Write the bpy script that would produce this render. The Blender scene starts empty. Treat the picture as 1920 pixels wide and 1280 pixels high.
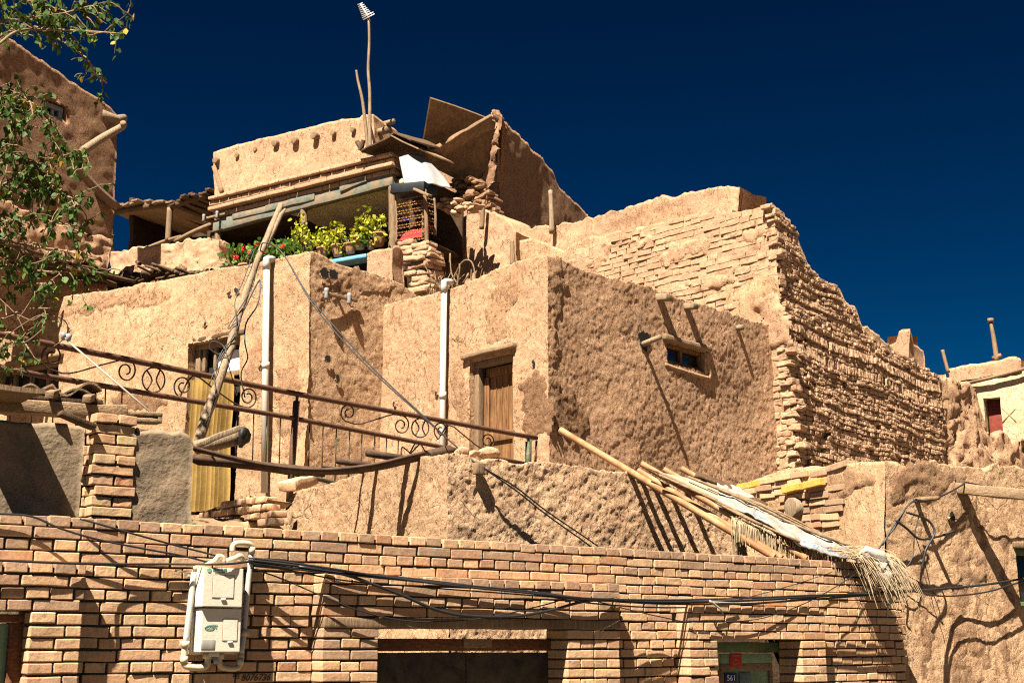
import bpy, math, random
import numpy as np
from mathutils import Vector
random.seed(7); rng = np.random.default_rng(7)
SC = bpy.context.scene; COL = SC.collection
PI = math.pi
# ---------------------------------------------------------------- camera model
F = 2500.0; PITCH = math.atan(571/2500.0)
FW = np.array([0, math.cos(PITCH), math.sin(PITCH)]); UP = np.array([0, -math.sin(PITCH), math.cos(PITCH)]); RT = np.array([1.0, 0, 0])
Z = np.array([0, 0, 1.0])
def ray(px, py): return FW + RT*(px-960)/F + UP*(640-py)/F
def at(px, py, Y):
    r = ray(px, py); return r*(Y/r[1])
def unit(v):
    v = np.asarray(v, float); return v/np.linalg.norm(v)
class Plane:
    """vertical (or leaning) wall plane: origin, horizontal tangent u, up v, outward normal n"""
    def __init__(s, p0, theta, p1=None, off=0.0):
        t = math.radians(theta)
        s.u = np.array([math.cos(t), math.sin(t), 0]); 
        if p1 is None: s.v = Z.copy()
        else:
            d = np.asarray(p1)-np.asarray(p0); d = d-s.u*(d@s.u); s.v = unit(d)
        s.n = np.cross(s.u, s.v); s.o = np.asarray(p0, float)+s.n*off
    def hit(s, px, py, off=0.0):
        r = ray(px, py); t = ((s.o+s.n*off)@s.n)/(r@s.n); return r*t
    def uv(s, px, py):
        d = s.hit(px, py)-s.o; return np.array([d@s.u, d@s.v])
    def P(s, u, v, n=0.0):
        u = np.asarray(u, float)[..., None]; v = np.asarray(v, float)[..., None]; n = np.asarray(n, float)[..., None]
        return s.o+u*s.u+v*s.v+n*s.n
    def shifted(s, off):
        q = Plane.__new__(Plane); q.u = s.u; q.v = s.v; q.n = s.n; q.o = s.o+s.n*off; return q
# ---------------------------------------------------------------- noise
def _hash(ix, iy, iz):
    h = (ix*73856093) ^ (iy*19349663) ^ (iz*83492791)
    h = (h ^ (h >> 13))*1274126177 & 0x7fffffff
    h = (h ^ (h >> 15))*668265263 & 0x7fffffff
    return h ^ (h >> 12)
def vnoise(P):
    P = np.asarray(P, float); I = np.floor(P).astype(np.int64); f = P-I; w = f*f*(3-2*f)
    out = np.zeros(P.shape)
    for a in (0, 1):
        for b in (0, 1):
            for c in (0, 1):
                h = _hash(I[:, 0]+a, I[:, 1]+b, I[:, 2]+c)
                k = (w[:, 0] if a else 1-w[:, 0])*(w[:, 1] if b else 1-w[:, 1])*(w[:, 2] if c else 1-w[:, 2])
                v = np.stack([(h & 1023), (h >> 10) & 1023, (h >> 20) & 1023], 1)/511.5-1
                out += v*k[:, None]
    return out
def rough(V, amps):
    if not amps: return V
    d = np.zeros_like(V)
    for k, (fr, am) in enumerate(amps): d += vnoise(V*fr+17.3*(k+1))*am
    return V+d
# ---------------------------------------------------------------- mesh builder
class MB:
    def __init__(s): s.V = []; s.F = []; s.T = []; s.n = 0
    def add(s, V, F, tint=None):
        V = np.asarray(V, float).reshape(-1, 3); s.V.append(V)
        if isinstance(F, np.ndarray): s.F += (F+s.n).tolist()
        else: s.F += [tuple(i+s.n for i in f) for f in F]
        s.T.append(np.full(len(V), 0.5) if tint is None else np.broadcast_to(np.asarray(tint, float), (len(V),)))
        s.n += len(V); return s
    def tube(s, pts, r, seg=8, caps=True, tint=None):
        pts = np.asarray(pts, float); n = len(pts); r = np.broadcast_to(np.asarray(r, float), (n,))
        tan = np.gradient(pts, axis=0); tan /= np.linalg.norm(tan, axis=1)[:, None]+1e-12
        ref = Z if abs(tan[0]@Z) < 0.9 else np.array([1.0, 0, 0])
        a = unit(np.cross(tan[0], ref)); R = []
        for i in range(n):
            a = a-tan[i]*(a@tan[i]); a = unit(a); b = np.cross(tan[i], a)
            th = np.arange(seg)/seg*2*PI
            R.append(pts[i]+r[i]*(np.cos(th)[:, None]*a+np.sin(th)[:, None]*b))
        V = np.concatenate(R); f = []
        for i in range(n-1):
            for j in range(seg):
                k = (j+1) % seg; f.append((i*seg+j, i*seg+k, (i+1)*seg+k, (i+1)*seg+j))
        if caps: f.append(tuple(range(seg-1, -1, -1))); f.append(tuple(range((n-1)*seg, n*seg)))
        return s.add(V, f, tint)
    def quad(s, a, b, c, d, tint=None): return s.add([a, b, c, d], [(0, 1, 2, 3)], tint)
    def grid(s, G, tint=None, wrap=False):
        r, c = G.shape[:2]; idx = np.arange(r*c).reshape(r, c)
        if wrap: idx = np.concatenate([idx, idx[:, :1]], 1)
        f = np.stack([idx[:-1, :-1], idx[:-1, 1:], idx[1:, 1:], idx[1:, :-1]], -1).reshape(-1, 4)
        return s.add(G.reshape(-1, 3), f, tint)
    def box(s, c, ax, ay, az, size, r=0.004, mid=(1, 0, 0), amps=None, tint=None):
        """rounded box; c centre, ax/ay/az axes, size full lengths"""
        h = np.asarray(size, float)/2; r = min(r, h.min()*0.9)
        ks = []
        for k in range(3):
            m = mid[k]; ks.append(np.concatenate([[-h[k], -h[k]+r], np.linspace(-h[k]+r, h[k]-r, m+2)[1:-1], [h[k]-r, h[k]]]))
        idx, q, f = box_tpl(len(ks[0]), len(ks[1]), len(ks[2]))
        p = np.stack([ks[0][q[:, 0]], ks[1][q[:, 1]], ks[2][q[:, 2]]], 1)
        inner = np.clip(p, -(h-r), h-r); d = p-inner; L = np.linalg.norm(d, axis=1)[:, None]
        p = inner+np.where(L > 1e-9, d/np.maximum(L, 1e-9)*r, 0)
        M = np.stack([unit(ax), unit(ay), unit(az)]); V = np.asarray(c)+p@M
        if amps: V = rough(V, amps)
        return s.add(V, f, tint)
    def plank(s, a, b, w, t, up=Z, r=0.004, mid=4, amps=None, tint=None):
        a = np.asarray(a, float); b = np.asarray(b, float); ax = unit(b-a); az = np.asarray(up, float); az = unit(az-ax*(az@ax)); ay = np.cross(az, ax)
        return s.box((a+b)/2, ax, ay, az, (np.linalg.norm(b-a), w, t), r, (mid, 1, 0), amps, tint)
    def build(s, name, mat, parent=None, smooth=True, kind=None, label=None):
        V = np.concatenate(s.V) if s.V else np.zeros((0, 3)); T = np.concatenate(s.T)
        if parent is None:
            base = V.mean(0); base[2] = V[:, 2].min()
        else: base = BASE[parent.name]
        me = bpy.data.meshes.new(name); me.from_pydata((V-base).tolist(), [], s.F); 
        me.polygons.foreach_set('use_smooth', [smooth]*len(me.polygons))
        a = me.attributes.new('tint', 'FLOAT', 'POINT'); a.data.foreach_set('value', T.astype(np.float32))
        me.update(); me.validate()
        o = bpy.data.objects.new(name, me); COL.objects.link(o)
        if mat is not None: me.materials.append(mat)
        if parent is None: o.location = base
        else: o.parent = parent
        BASE[o.name] = base
        if kind: o['kind'] = kind
        if label: o['label'] = label
        return o
_TPL = {}
def box_tpl(nx, ny, nz):
    key = (nx, ny, nz)
    if key in _TPL: return _TPL[key]
    idx = {}; q = []
    def vid(i, j, k):
        t = (i, j, k)
        if t not in idx: idx[t] = len(q); q.append(t)
        return idx[t]
    f = []
    for k0, flip in ((0, True), (nz-1, False)):
        for i in range(nx-1):
            for j in range(ny-1):
                w = [vid(i, j, k0), vid(i+1, j, k0), vid(i+1, j+1, k0), vid(i, j+1, k0)]; f.append(w[::-1] if flip else w)
    for j0, flip in ((0, False), (ny-1, True)):
        for i in range(nx-1):
            for k in range(nz-1):
                w = [vid(i, j0, k), vid(i+1, j0, k), vid(i+1, j0, k+1), vid(i, j0, k+1)]; f.append(w[::-1] if flip else w)
    for i0, flip in ((0, True), (nx-1, False)):
        for j in range(ny-1):
            for k in range(nz-1):
                w = [vid(i0, j, k), vid(i0, j+1, k), vid(i0, j+1, k+1), vid(i0, j, k+1)]; f.append(w[::-1] if flip else w)
    _TPL[key] = (idx, np.array(q), np.array(f)); return _TPL[key]
BASE = {}
def tag(o, label, cat, group=None):
    o['label'] = label; o['category'] = cat
    if group: o['group'] = group
    return o
def thing(name, label, cat, base, group=None):
    o = bpy.data.objects.new(name, None); COL.objects.link(o); o.empty_display_size = 0.2
    o.location = base; BASE[o.name] = np.asarray(base, float); return tag(o, label, cat, group)
def catmull(pts, n=8):
    pts = np.asarray(pts, float); out = []
    P = np.concatenate([[2*pts[0]-pts[1]], pts, [2*pts[-1]-pts[-2]]])
    for i in range(1, len(P)-2):
        t = np.linspace(0, 1, n, endpoint=False)[:, None]; a, b, c, d = P[i-1], P[i], P[i+1], P[i+2]
        out.append(0.5*((2*b)+(-a+c)*t+(2*a-5*b+4*c-d)*t*t+(-a+3*b-3*c+d)*t**3))
    return np.concatenate(out+[pts[-1:]])
def sag(a, b, s, n=24):
    a = np.asarray(a, float); b = np.asarray(b, float); t = np.linspace(0, 1, n)[:, None]
    return a*(1-t)+b*t-Z*s*4*t*(1-t)
# ---------------------------------------------------------------- walls
def interp_poly(uvp, s):
    u = uvp[:, 0]; L = (u-u[0])/(u[-1]-u[0]); return np.stack([np.interp(s, L, uvp[:, 0]), np.interp(s, L, uvp[:, 1])], -1)
def slab(mb, pl, top, bot, cell=0.05, th=0.4, holes=(), amps=((1.3, .05), (5, .018), (16, .008)), capl=True, capr=True, jag=0.02, nfun=None, bz=None, tint=None, hdepth=0.3):
    """mud wall: fine displaced front face from a top outline to a bottom outline, with top, back and ends"""
    T = np.array([pl.uv(*p) for p in top]); B = np.array([pl.uv(*p) for p in bot])
    if bz is not None: B[:, 1] = (bz-pl.o[2])/pl.v[2]
    W = max(T[-1, 0]-T[0, 0], B[-1, 0]-B[0, 0]); H = (T[:, 1].max()-B[:, 1].min())
    nc = max(3, int(W/cell)+1); nr = max(3, int(H/cell)+1); s = np.linspace(0, 1, nc)
    tp = interp_poly(T, s); bp = interp_poly(B, s)
    if jag: 
        w = vnoise(np.stack([tp[:, 0]*7, np.full(nc, pl.o[0]*3), np.full(nc, 3.1)], 1))[:, 0]+0.6*vnoise(np.stack([tp[:, 0]*19, np.full(nc, pl.o[1]*3), np.full(nc, 8.1)], 1))[:, 0]
        tp[:, 1] += w*jag
    t = np.linspace(0, 1, nr)[:, None]; U = bp[None, :, 0]*(1-t)+tp[None, :, 0]*t; V = bp[None, :, 1]*(1-t)+tp[None, :, 1]*t
    rects = []
    for hpx in holes:
        q = np.array([pl.uv(*p) for p in hpx]); u0, u1 = np.sort([q[[0, 3], 0].mean(), q[[1, 2], 0].mean()]); v1, v0 = q[[0, 1], 1].mean(), q[[2, 3], 1].mean()
        rects.append((u0, u1, v0, v1)); e = cell*.62
        iv = (V > v0-e) & (V < v1+e); iu = (U > u0-e) & (U < u1+e)
        for uu in (u0, u1): U = np.where(iv & (abs(U-uu) < e), uu, U)
        for vv in (v0, v1): V = np.where(iu & (abs(V-vv) < e), vv, V)
    N = np.zeros_like(U) if nfun is None else nfun(U, V)
    G = [pl.P(U, V, N)]
    k = max(2, int(th/cell/1.5)); 
    def pull(Ur):            # keep the hidden part of a corner wall inside its neighbour
        w = np.zeros(nc)
        if not capr: w -= .16*np.clip(1-(Ur[-1]-Ur)/.5, 0, 1)
        if not capl: w += .16*np.clip(1-(Ur-Ur[0])/.5, 0, 1)
        return Ur+w
    for i in range(1, k+1): G.append(pl.P(pull(U[-1]), V[-1]-0.015*math.sin(i/k*3)-(0.03 if capl and capr else .06)*i/k, N[-1]-th*i/k)[None])
    G.append(pl.P(pull(U[0]), V[0], -th*np.ones(nc))[None])
    G = np.concatenate(G); r, c = G.shape[:2]; P = rough(G.reshape(-1, 3), amps); idx = np.arange(r*c).reshape(r, c)
    f = np.stack([idx[:-1, :-1], idx[:-1, 1:], idx[1:, 1:], idx[1:, :-1]], -1)
    keep = np.ones((r-1, c-1), bool)
    Uc = (U[:-1, :-1]+U[1:, 1:])/2; Vc = (V[:-1, :-1]+V[1:, 1:])/2
    for (u0, u1, v0, v1) in rects: keep[:nr-1][(Uc > u0) & (Uc < u1) & (Vc > v0) & (Vc < v1)] = False
    fl = f[keep].tolist()
    if capl: fl.append(idx[::-1, 0].tolist())
    if capr: fl.append(idx[:, -1].tolist())
    mb.add(P, fl, tint)
    for (u0, u1, v0, v1) in rects:          # reveals
        n = 10; a = np.linspace(0, 1, n); loop = np.concatenate([np.stack([u0+(u1-u0)*a, v0+0*a], 1)[:-1], np.stack([u1+0*a, v0+(v1-v0)*a], 1)[:-1], np.stack([u1+(u0-u1)*a, v1+0*a], 1)[:-1], np.stack([u0+0*a, v1+(v0-v1)*a], 1)[:-1]])
        L = np.stack([pl.P(loop[:, 0], loop[:, 1], -d*np.ones(len(loop))) for d in np.linspace(-0.0, hdepth, 5)])
        L = rough(L.reshape(-1, 3), amps).reshape(L.shape); mb.grid(L, tint, wrap=True)
    return rects
def inpoly(poly, x, y):
    poly = np.asarray(poly); n = len(poly); r = np.zeros(np.shape(x), bool); j = n-1
    for i in range(n):
        c = ((poly[i, 1] > y) != (poly[j, 1] > y)) & (x < (poly[j, 0]-poly[i, 0])*(y-poly[i, 1])/(poly[j, 1]-poly[i, 1]+1e-12)+poly[i, 0]); r ^= c; j = i
    return r
def courses(mb, pl, poly, ch, bl, joint=.012, proud=(0, .03), depth=.12, r=.015, amps=((9, .012), (30, .005)), slope=0.0, seed=1, soldier=(), drop=0.0, jit=.15, vwave=0.0, mid=(3, 1, 0), follow=(), rowjit=0.0):
    """irregular adobe or brick courses laid inside a pixel polygon of a wall plane"""
    rg = np.random.default_rng(seed); Q = np.array([pl.uv(*p) for p in poly]); u0, v0 = Q.min(0); u1, v1 = Q.max(0)
    rows = int((v1-v0)/ch)+2; r0 = v0
    k = 0; v = v0
    while v < v1:
        h = ch*rg.uniform(.9, 1.1); L0 = bl; hh = h
        if k in soldier: hh = bl*.62; L0 = ch*1.05
        u = u0-rg.uniform(0, L0); rj = rg.normal(0, rowjit) if rowjit else 0
        while u < u1:
            L = L0*(rg.choice([1, 1, 1, .55, .8]) if k not in soldier else 1)*rg.uniform(1-jit, 1+jit); uc = u+L/2; vc = v+hh/2+slope*(uc-u0)+vwave*math.sin(uc*1.7+v*.8)
            if inpoly(Q, uc, vc) and rg.random() >= drop:
                n = rg.uniform(*proud)+rj; a = rg.normal(0, .018)
                ax = pl.u*math.cos(a)+pl.v*math.sin(a)+pl.n*rg.normal(0, .03); ax = unit(ax); az = unit(pl.v-ax*(pl.v@ax)); ay = np.cross(az, ax)
                c = pl.P(uc, vc, n-depth/2); c = rough(c[None], follow)[0] if follow else c
                mb.box(c, ax, ay, az, (L-joint*rg.uniform(.6, 1.6), depth, hh-joint*rg.uniform(.6, 1.5)), r, mid, amps, rg.random())
            u += L
        v += hh; k += 1
# ---------------------------------------------------------------- materials
class NT:
    def __init__(s, name):
        s.m = bpy.data.materials.new(name); s.m.use_nodes = True; s.t = s.m.node_tree; s.N = s.t.nodes; s.L = s.t.links; s.b = s.N['Principled BSDF']
        s.co = s.N.new('ShaderNodeTexCoord').outputs['Object']
    def n(s, typ, **kw):
        o = s.N.new(typ)
        for k, v in kw.items(): setattr(o, k, v)
        return o
    def link(s, a, b): s.L.new(a, b)
    def mapping(s, scale=(1, 1, 1), rot=(0, 0, 0)):
        m = s.n('ShaderNodeMapping'); m.inputs['Scale'].default_value = scale; m.inputs['Rotation'].default_value = rot; s.link(s.co, m.inputs['Vector']); return m.outputs[0]
    def noise(s, scale, detail=4, rough=.55, dist=0.0, vec=None, typ='FBM'):
        o = s.n('ShaderNodeTexNoise', noise_type=typ); o.inputs['Scale'].default_value = scale; o.inputs['Detail'].default_value = detail; o.inputs['Roughness'].default_value = rough; o.inputs['Distortion'].default_value = dist
        s.link(vec if vec is not None else s.co, o.inputs['Vector']); return o.outputs['Fac']
    def voro(s, scale, vec=None, feat='F1'):
        o = s.n('ShaderNodeTexVoronoi', feature=feat); o.inputs['Scale'].default_value = scale; s.link(vec if vec is not None else s.co, o.inputs['Vector']); return o
    def ramp(s, fac, stops, interp='LINEAR'):
        o = s.n('ShaderNodeValToRGB'); o.color_ramp.interpolation = interp; e = o.color_ramp.elements
        while len(e) > 1: e.remove(e[-1])
        e[0].position = stops[0][0]; e[0].color = col4(stops[0][1])
        for p, c in stops[1:]: k = e.new(p); k.color = col4(c)
        s.link(fac, o.inputs[0]); return o.outputs[0]
    def mix(s, fac, a, b, mode='MIX'):
        o = s.n('ShaderNodeMix', data_type='RGBA', blend_type=mode)
        for sock, val in ((o.inputs[0], fac), (o.inputs[6], a), (o.inputs[7], b)):
            if isinstance(val, (int, float)): sock.default_value = val
            elif isinstance(val, tuple): sock.default_value = col4(val)
            else: s.link(val, sock)
        return o.outputs[2]
    def math(s, op, a, b=0.0):
        o = s.n('ShaderNodeMath', operation=op)
        for sock, val in ((o.inputs[0], a), (o.inputs[1], b)):
            if isinstance(val, (int, float)): sock.default_value = val
            else: s.link(val, sock)
        return o.outputs[0]
    def bump(s, h, dist, strength=1.0, prev=None):
        o = s.n('ShaderNodeBump'); o.inputs['Strength'].default_value = strength; o.inputs['Distance'].default_value = dist; s.link(h, o.inputs['Height'])
        if prev is not None: s.link(prev, o.inputs['Normal'])
        return o.outputs[0]
    def attr(s, name='tint'):
        o = s.n('ShaderNodeAttribute', attribute_name=name); return o.outputs['Fac']
    def done(s, color, rough=.9, normal=None, metal=0.0, spec=.2):
        if isinstance(color, tuple): s.b.inputs['Base Color'].default_value = col4(color)
        else: s.link(color, s.b.inputs['Base Color'])
        if isinstance(rough, (int, float)): s.b.inputs['Roughness'].default_value = rough
        else: s.link(rough, s.b.inputs['Roughness'])
        s.b.inputs['Metallic'].default_value = metal; s.b.inputs['Specular IOR Level'].default_value = spec
        if normal is not None: s.link(normal, s.b.inputs['Normal'])
        return s.m
def col4(c):
    if isinstance(c, (int, float)): c = (c, c, c)
    return (c[0], c[1], c[2], 1)
def sc(c, k): return tuple(min(.95, x*k) for x in c)
def mud(name, c, var=.35, bump=1.0, crinkle=1.0, dark=None, sx=1.0, patch=.5):
    g = NT(name); dark = dark or (c[0]*.62, c[1]*.52, c[2]*.44)
    big = g.noise(.9, 5, .6, .3); med = g.noise(3.2, 8, .68, .6); streak = g.noise(10, 5, .6, .4, g.mapping((1, 1, .16))); fine = g.noise(55, 4, .7); speck = g.noise(26, 6, .75, .6)
    base = g.mix(g.ramp(big, [(.36, 0.0), (.66, 1.0)]), sc(c, .84), sc(c, 1.12))
    pm = g.ramp(med, [(.50, 0.0), (.66, 1.0)])
    base = g.mix(g.math('MULTIPLY', pm, patch), base, dark)
    base = g.mix(g.math('MULTIPLY', g.ramp(med, [(.38, 1.0), (.46, 0.0)]), var*.8), base, (c[0]*1.14, c[1]*1.2, c[2]*1.28))
    base = g.mix(g.math('MULTIPLY', g.ramp(streak, [(.5, 0.0), (.72, 1.0)]), var), base, sc(dark, 1.15))
    base = g.mix(g.math('MULTIPLY', g.ramp(speck, [(.60, 0.0), (.70, 1.0)]), .25+var*.4), base, sc(dark, .72))
    base = g.mix(.25, base, g.ramp(fine, [(.3, .35), (.62, 1.0)]), 'MULTIPLY')
    # a few hair cracks
    wv = g.n('ShaderNodeMix', data_type='RGBA', blend_type='ADD'); nz = g.n('ShaderNodeTexNoise'); nz.inputs['Scale'].default_value = 3; g.link(g.co, nz.inputs['Vector']); wv.inputs[0].default_value = .5; g.link(g.co, wv.inputs[6]); g.link(nz.outputs['Color'], wv.inputs[7])
    cr = g.ramp(g.voro(1.1, wv.outputs[2], 'DISTANCE_TO_EDGE').outputs['Distance'], [(.002, 1.0), (.010, 0.0)])
    cr = g.math('MULTIPLY', cr, g.ramp(g.noise(1.6, 3, .6), [(.5, 0.0), (.56, 1.0)]))
    base = g.mix(g.math('MULTIPLY', cr, .3), base, sc(dark, .5))
    pits = g.ramp(g.voro(16, feat='F1').outputs['Distance'], [(.08, 0.0), (.22, 1.0)])
    rid = g.noise(13, 7, .74, 1.2, g.mapping((1.0*sx, 1.0*sx, .5)))
    strand = g.noise(34, 5, .75, 2.2, g.mapping((1, 1, .5)))
    n = g.bump(g.noise(5, 4, .6, .5), .06*bump, .5)
    n = g.bump(rid, .05*bump*crinkle, .7, n)
    n = g.bump(strand, .022*bump*crinkle, .7, n)
    n = g.bump(pits, .012*bump, .6, n)
    gv = g.mapping((1, 1, .36), (.45, -.45, 0)); gouge = g.ramp(g.noise(19, 4, .62, .35, gv), [(.33, 0.0), (.43, 1.0)]); gm = g.ramp(g.noise(1.7, 4, .6, .6), [(.42, 1.0), (.58, 0.0)]); gouge = g.math('MAXIMUM', gouge, g.math('MULTIPLY', gm, .8)); gouge2 = g.ramp(g.noise(40, 3, .6, .5, g.mapping((1, 1, .3), (.7, -.6, .3))), [(.30, 0.0), (.40, 1.0)]); gouge2 = g.math('MAXIMUM', gouge2, g.math('MULTIPLY', gm, .7))
    n = g.bump(gouge, .030*bump*crinkle, .85, n); n = g.bump(gouge2, .014*bump*crinkle, .8, n)
    base = g.mix(g.math('MULTIPLY', g.math('SUBTRACT', 1.0, gouge), .35), base, sc(dark, .8))
    n = g.bump(speck, .015*bump, .6, n)
    n = g.bump(fine, .003*bump, .5, n)
    n = g.bump(g.math('SUBTRACT', 1.0, cr), .02, .6, n)
    return g.done(base, .97, n, spec=.05)
def brickmat(name, stops, mortar_dirt=(.33, .22, .13), bump=1.0):
    g = NT(name); t = g.attr()
    c = g.ramp(t, stops); n1 = g.noise(14, 6, .7, .3); n2 = g.noise(55, 4, .6); run = g.noise(6, 4, .6, .5, g.mapping((6, 6, .7)))
    c = g.mix(g.math('MULTIPLY', g.ramp(n1, [(.47, 0.0), (.62, 1.0)]), .55), c, mortar_dirt); n3 = g.noise(1.6, 6, .65, .5); c = g.mix(g.math('MULTIPLY', g.ramp(n3, [(.5, 0.0), (.66, 1.0)]), .4), c, sc(mortar_dirt, .55))
    c = g.mix(g.math('MULTIPLY', g.ramp(run, [(.52, 0.0), (.7, 1.0)]), .45), c, sc(mortar_dirt, .5))
    c = g.mix(.35, c, g.ramp(n2, [(.3, .35), (.65, 1.0)]), 'MULTIPLY')
    n = g.bump(n1, .012*bump, .6); n = g.bump(n2, .004*bump, .7, n)
    return g.done(c, .9, n, spec=.15)
def wood(name, c, c2, axis=(1, 1, 1), scale=18, bump=1.0, rough=.8):
    g = NT(name); a = g.noise(scale, 6, .65, .6, g.mapping(axis)); b = g.noise(3, 4, .6)
    col = g.mix(g.ramp(a, [(.35, 0.0), (.65, 1.0)]), c, c2); col = g.mix(g.math('MULTIPLY', g.ramp(b, [(.45, 0.0), (.7, 1.0)]), .5), col, sc(c2, .6))
    t = g.attr(); col = g.mix(.5, col, g.ramp(t, [(0, .55), (1, 1.0)]), 'MULTIPLY')
    return g.done(col, rough, g.bump(a, .012*bump, .8), spec=.2)
def plain(name, c, rough=.6, var=.15, scale=12, bump=.003, metal=0, spec=.3, dirt=None, dfac=.5, dlo=.5):
    g = NT(name); n = g.noise(scale, 6, .65, .3); col = g.mix(g.ramp(n, [(.3, 0.0), (.7, 1.0)]), sc(c, 1-var), sc(c, 1+var))
    if dirt: col = g.mix(g.math('MULTIPLY', g.ramp(g.noise(scale*.45, 7, .7, .8), [(dlo, 0.0), (dlo+.22, 1.0)]), dfac), col, dirt)
    return g.done(col, rough, g.bump(g.noise(scale*4, 4, .6), bump, .7), metal, spec)
MUD_A = mud('mud_plaster', (.45, .295, .182), .4, .9, patch=.45)
MUD_H1 = mud('rough_mud_plaster', (.46, .288, .18), .35, .72, 1.25, patch=.4)
MUD_LM = mud('clotted_mud_plaster', (.60, .395, .25), .35, .9, .9, patch=.4)
MUD_UP = mud('pale_mud_plaster', (.43, .265, .168), .3, .7, patch=.25)
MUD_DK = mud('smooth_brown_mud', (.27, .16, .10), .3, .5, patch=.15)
MUD_R = mud('streaky_mud_plaster', (.55, .36, .22), .5, .85, 1.1, patch=.4)
MUD_FAR = mud('lime_washed_mud', (.52, .40, .26), .3, .5)
ADOBE = brickmat('adobe_brick', [(0, (.35, .22, .14)), (.5, (.42, .265, .168)), (1, (.46, .30, .19))], (.34, .21, .13), 1.8)
BRICK = brickmat('fired_brick', [(0, (.38, .19, .105)), (.1, (.50, .30, .17)), (.4, (.57, .37, .22)), (.62, (.52, .32, .185)), (.74, (.46, .255, .15)), (.82, (.38, .24, .155)), (.92, (.28, .18, .12)), (1, (.38, .21, .13))], (.40, .28, .18), .6)
BRICK_P = brickmat('mixed_pillar_brick', [(0, (.50, .17, .075)), (.12, (.48, .27, .15)), (.5, (.45, .29, .18)), (.78, (.47, .32, .18)), (.92, (.44, .34, .17)), (1, (.40, .24, .15))], (.40, .27, .17), .6)
MORTAR = plain('mortar', (.12, .08, .05), .95, .3, 20, .02, spec=.05)
WOOD_G = wood('weathered_wood', (.27, .185, .115), (.15, .095, .055), (6, 6, .5), 10)
WOOD_X = wood('weathered_plank', (.32, .22, .135), (.17, .11, .065), (.6, 6, 6), 10)
WOOD_D = wood('dark_old_wood', (.13, .075, .042), (.05, .03, .018), (3, 3, .6), 14)
WOOD_R = wood('red_brown_wood', (.23, .095, .04), (.10, .04, .02), (.6, 4, 4), 14)
WOOD_DOOR = wood('orange_door_wood', (.27, .14, .058), (.085, .04, .018), (4, 4, .35), 9)
LOG = wood('bare_log_wood', (.33, .245, .165), (.18, .125, .08), (7, 7, .45), 9, 1.4)
RUST = plain('rusty_steel', (.105, .052, .034), .7, .35, 30, .004, .3, dirt=(.07, .04, .03), dfac=.7)
RUST_G = plain('rusty_green_steel', (.03, .06, .035), .6, .35, 30, .004, .2, dirt=(.16, .07, .04), dfac=.9, dlo=.46)
IRON = plain('dark_iron', (.06, .035, .025), .7, .3, 30, .003, .3)
POLE = plain('rusty_yellow_pole', (.33, .215, .11), .65, .25, 8, .004, spec=.25, dirt=(.20, .08, .032), dfac=.9, dlo=.37)
PVC = plain('white_pvc', (.40, .385, .36), .4, .05, 5, .001, spec=.4, dirt=(.55, .42, .28), dfac=.35, dlo=.55)
PVC_Y = plain('aged_cream_pvc', (.46, .38, .27), .45, .08, 6, .002, spec=.4, dirt=(.42, .28, .15), dfac=.5, dlo=.5)
WHITE = plain('yellowed_white_plastic', (.58, .54, .45), .5, .06, 9, .002, spec=.4, dirt=(.50, .30, .12), dfac=.6, dlo=.53)
WSHEET = plain('white_sheet', (.21, .21, .215), .6, .04, 6, .003, dirt=(.6, .52, .42), dfac=.5, dlo=.55)
BLACK = plain('black_and_shade', (.012, .011, .010), .6, .3, 15, .002, spec=.3)  # also the painted shade of wall holes and the left doorway
BELT = plain('brown_black_rubber', (.06, .036, .024), .75, .4, 15, .003, spec=.2)
CABLE = plain('black_cable', (.014, .014, .016), .5, .2, 15, .001, spec=.4)
CONC = plain('mud_stained_concrete', (.17, .13, .09), .9, .35, 7, .012, spec=.1, dirt=(.27, .185, .12), dfac=.8, dlo=.48)
GLASS = plain('dark_glass', (.012, .015, .02), .12, .5, 4, .002, spec=.6)
CURTAIN = plain('mustard_curtain', (.25, .165, .055), .9, .2, 6, .004, spec=.05, dirt=(.2, .12, .04), dfac=.5)
GREENP = plain('green_paint', (.075, .115, .05), .6, .3, 14, .006, dirt=(.19, .13, .06), dfac=.8, dlo=.5)
GREENL = plain('pale_green_paint', (.17, .26, .15), .6, .2, 14, .004, dirt=(.2, .15, .08), dfac=.6, dlo=.52)
TEAL = plain('worn_teal_paint', (.07, .12, .11), .7, .35, 9, .006, dirt=(.21, .145, .095), dfac=1.0, dlo=.38)
BLUE = plain('sky_blue_paint', (.10, .27, .40), .6, .2, 12, .004, dirt=(.3, .22, .15), dfac=.6, dlo=.52)
GATEP = plain('blackish_gate_sheet', (.045, .035, .024), .7, .5, 9, .006, spec=.2, dirt=(.10, .075, .05), dfac=.7, dlo=.45)
LEAF = None
STRAW = plain('dry_straw', (.33, .255, .165), .9, .3, 20, .002, spec=.1)
REED = plain('reed_mat', (.24, .205, .155), .9, .25, 20, .004, spec=.1)
SACK = plain('white_woven_sack', (.29, .27, .24), .8, .1, 12, .004, spec=.15, dirt=(.55, .42, .28), dfac=.6, dlo=.52)
POT = plain('clay_pot', (.32, .165, .09), .85, .2, 12, .003, spec=.1)
REDC = plain('red_cloth', (.38, .035, .04), .9, .25, 14, .006, spec=.05)
REDP = plain('red_flower', (.65, .015, .02), .7, .2, 14, .001)
SOIL = plain('street_earth', (.10, .075, .05), .95, .25, 2, .02, spec=.05)
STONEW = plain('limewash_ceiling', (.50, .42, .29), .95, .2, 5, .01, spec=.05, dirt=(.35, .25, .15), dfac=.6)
ALU = plain('grey_aluminium', (.62, .62, .62), .4, .1, 10, .001, .6)
PLY = wood('weathered_plywood', (.23, .145, .08), (.13, .08, .045), (2, 2, .35), 8, .5)
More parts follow.
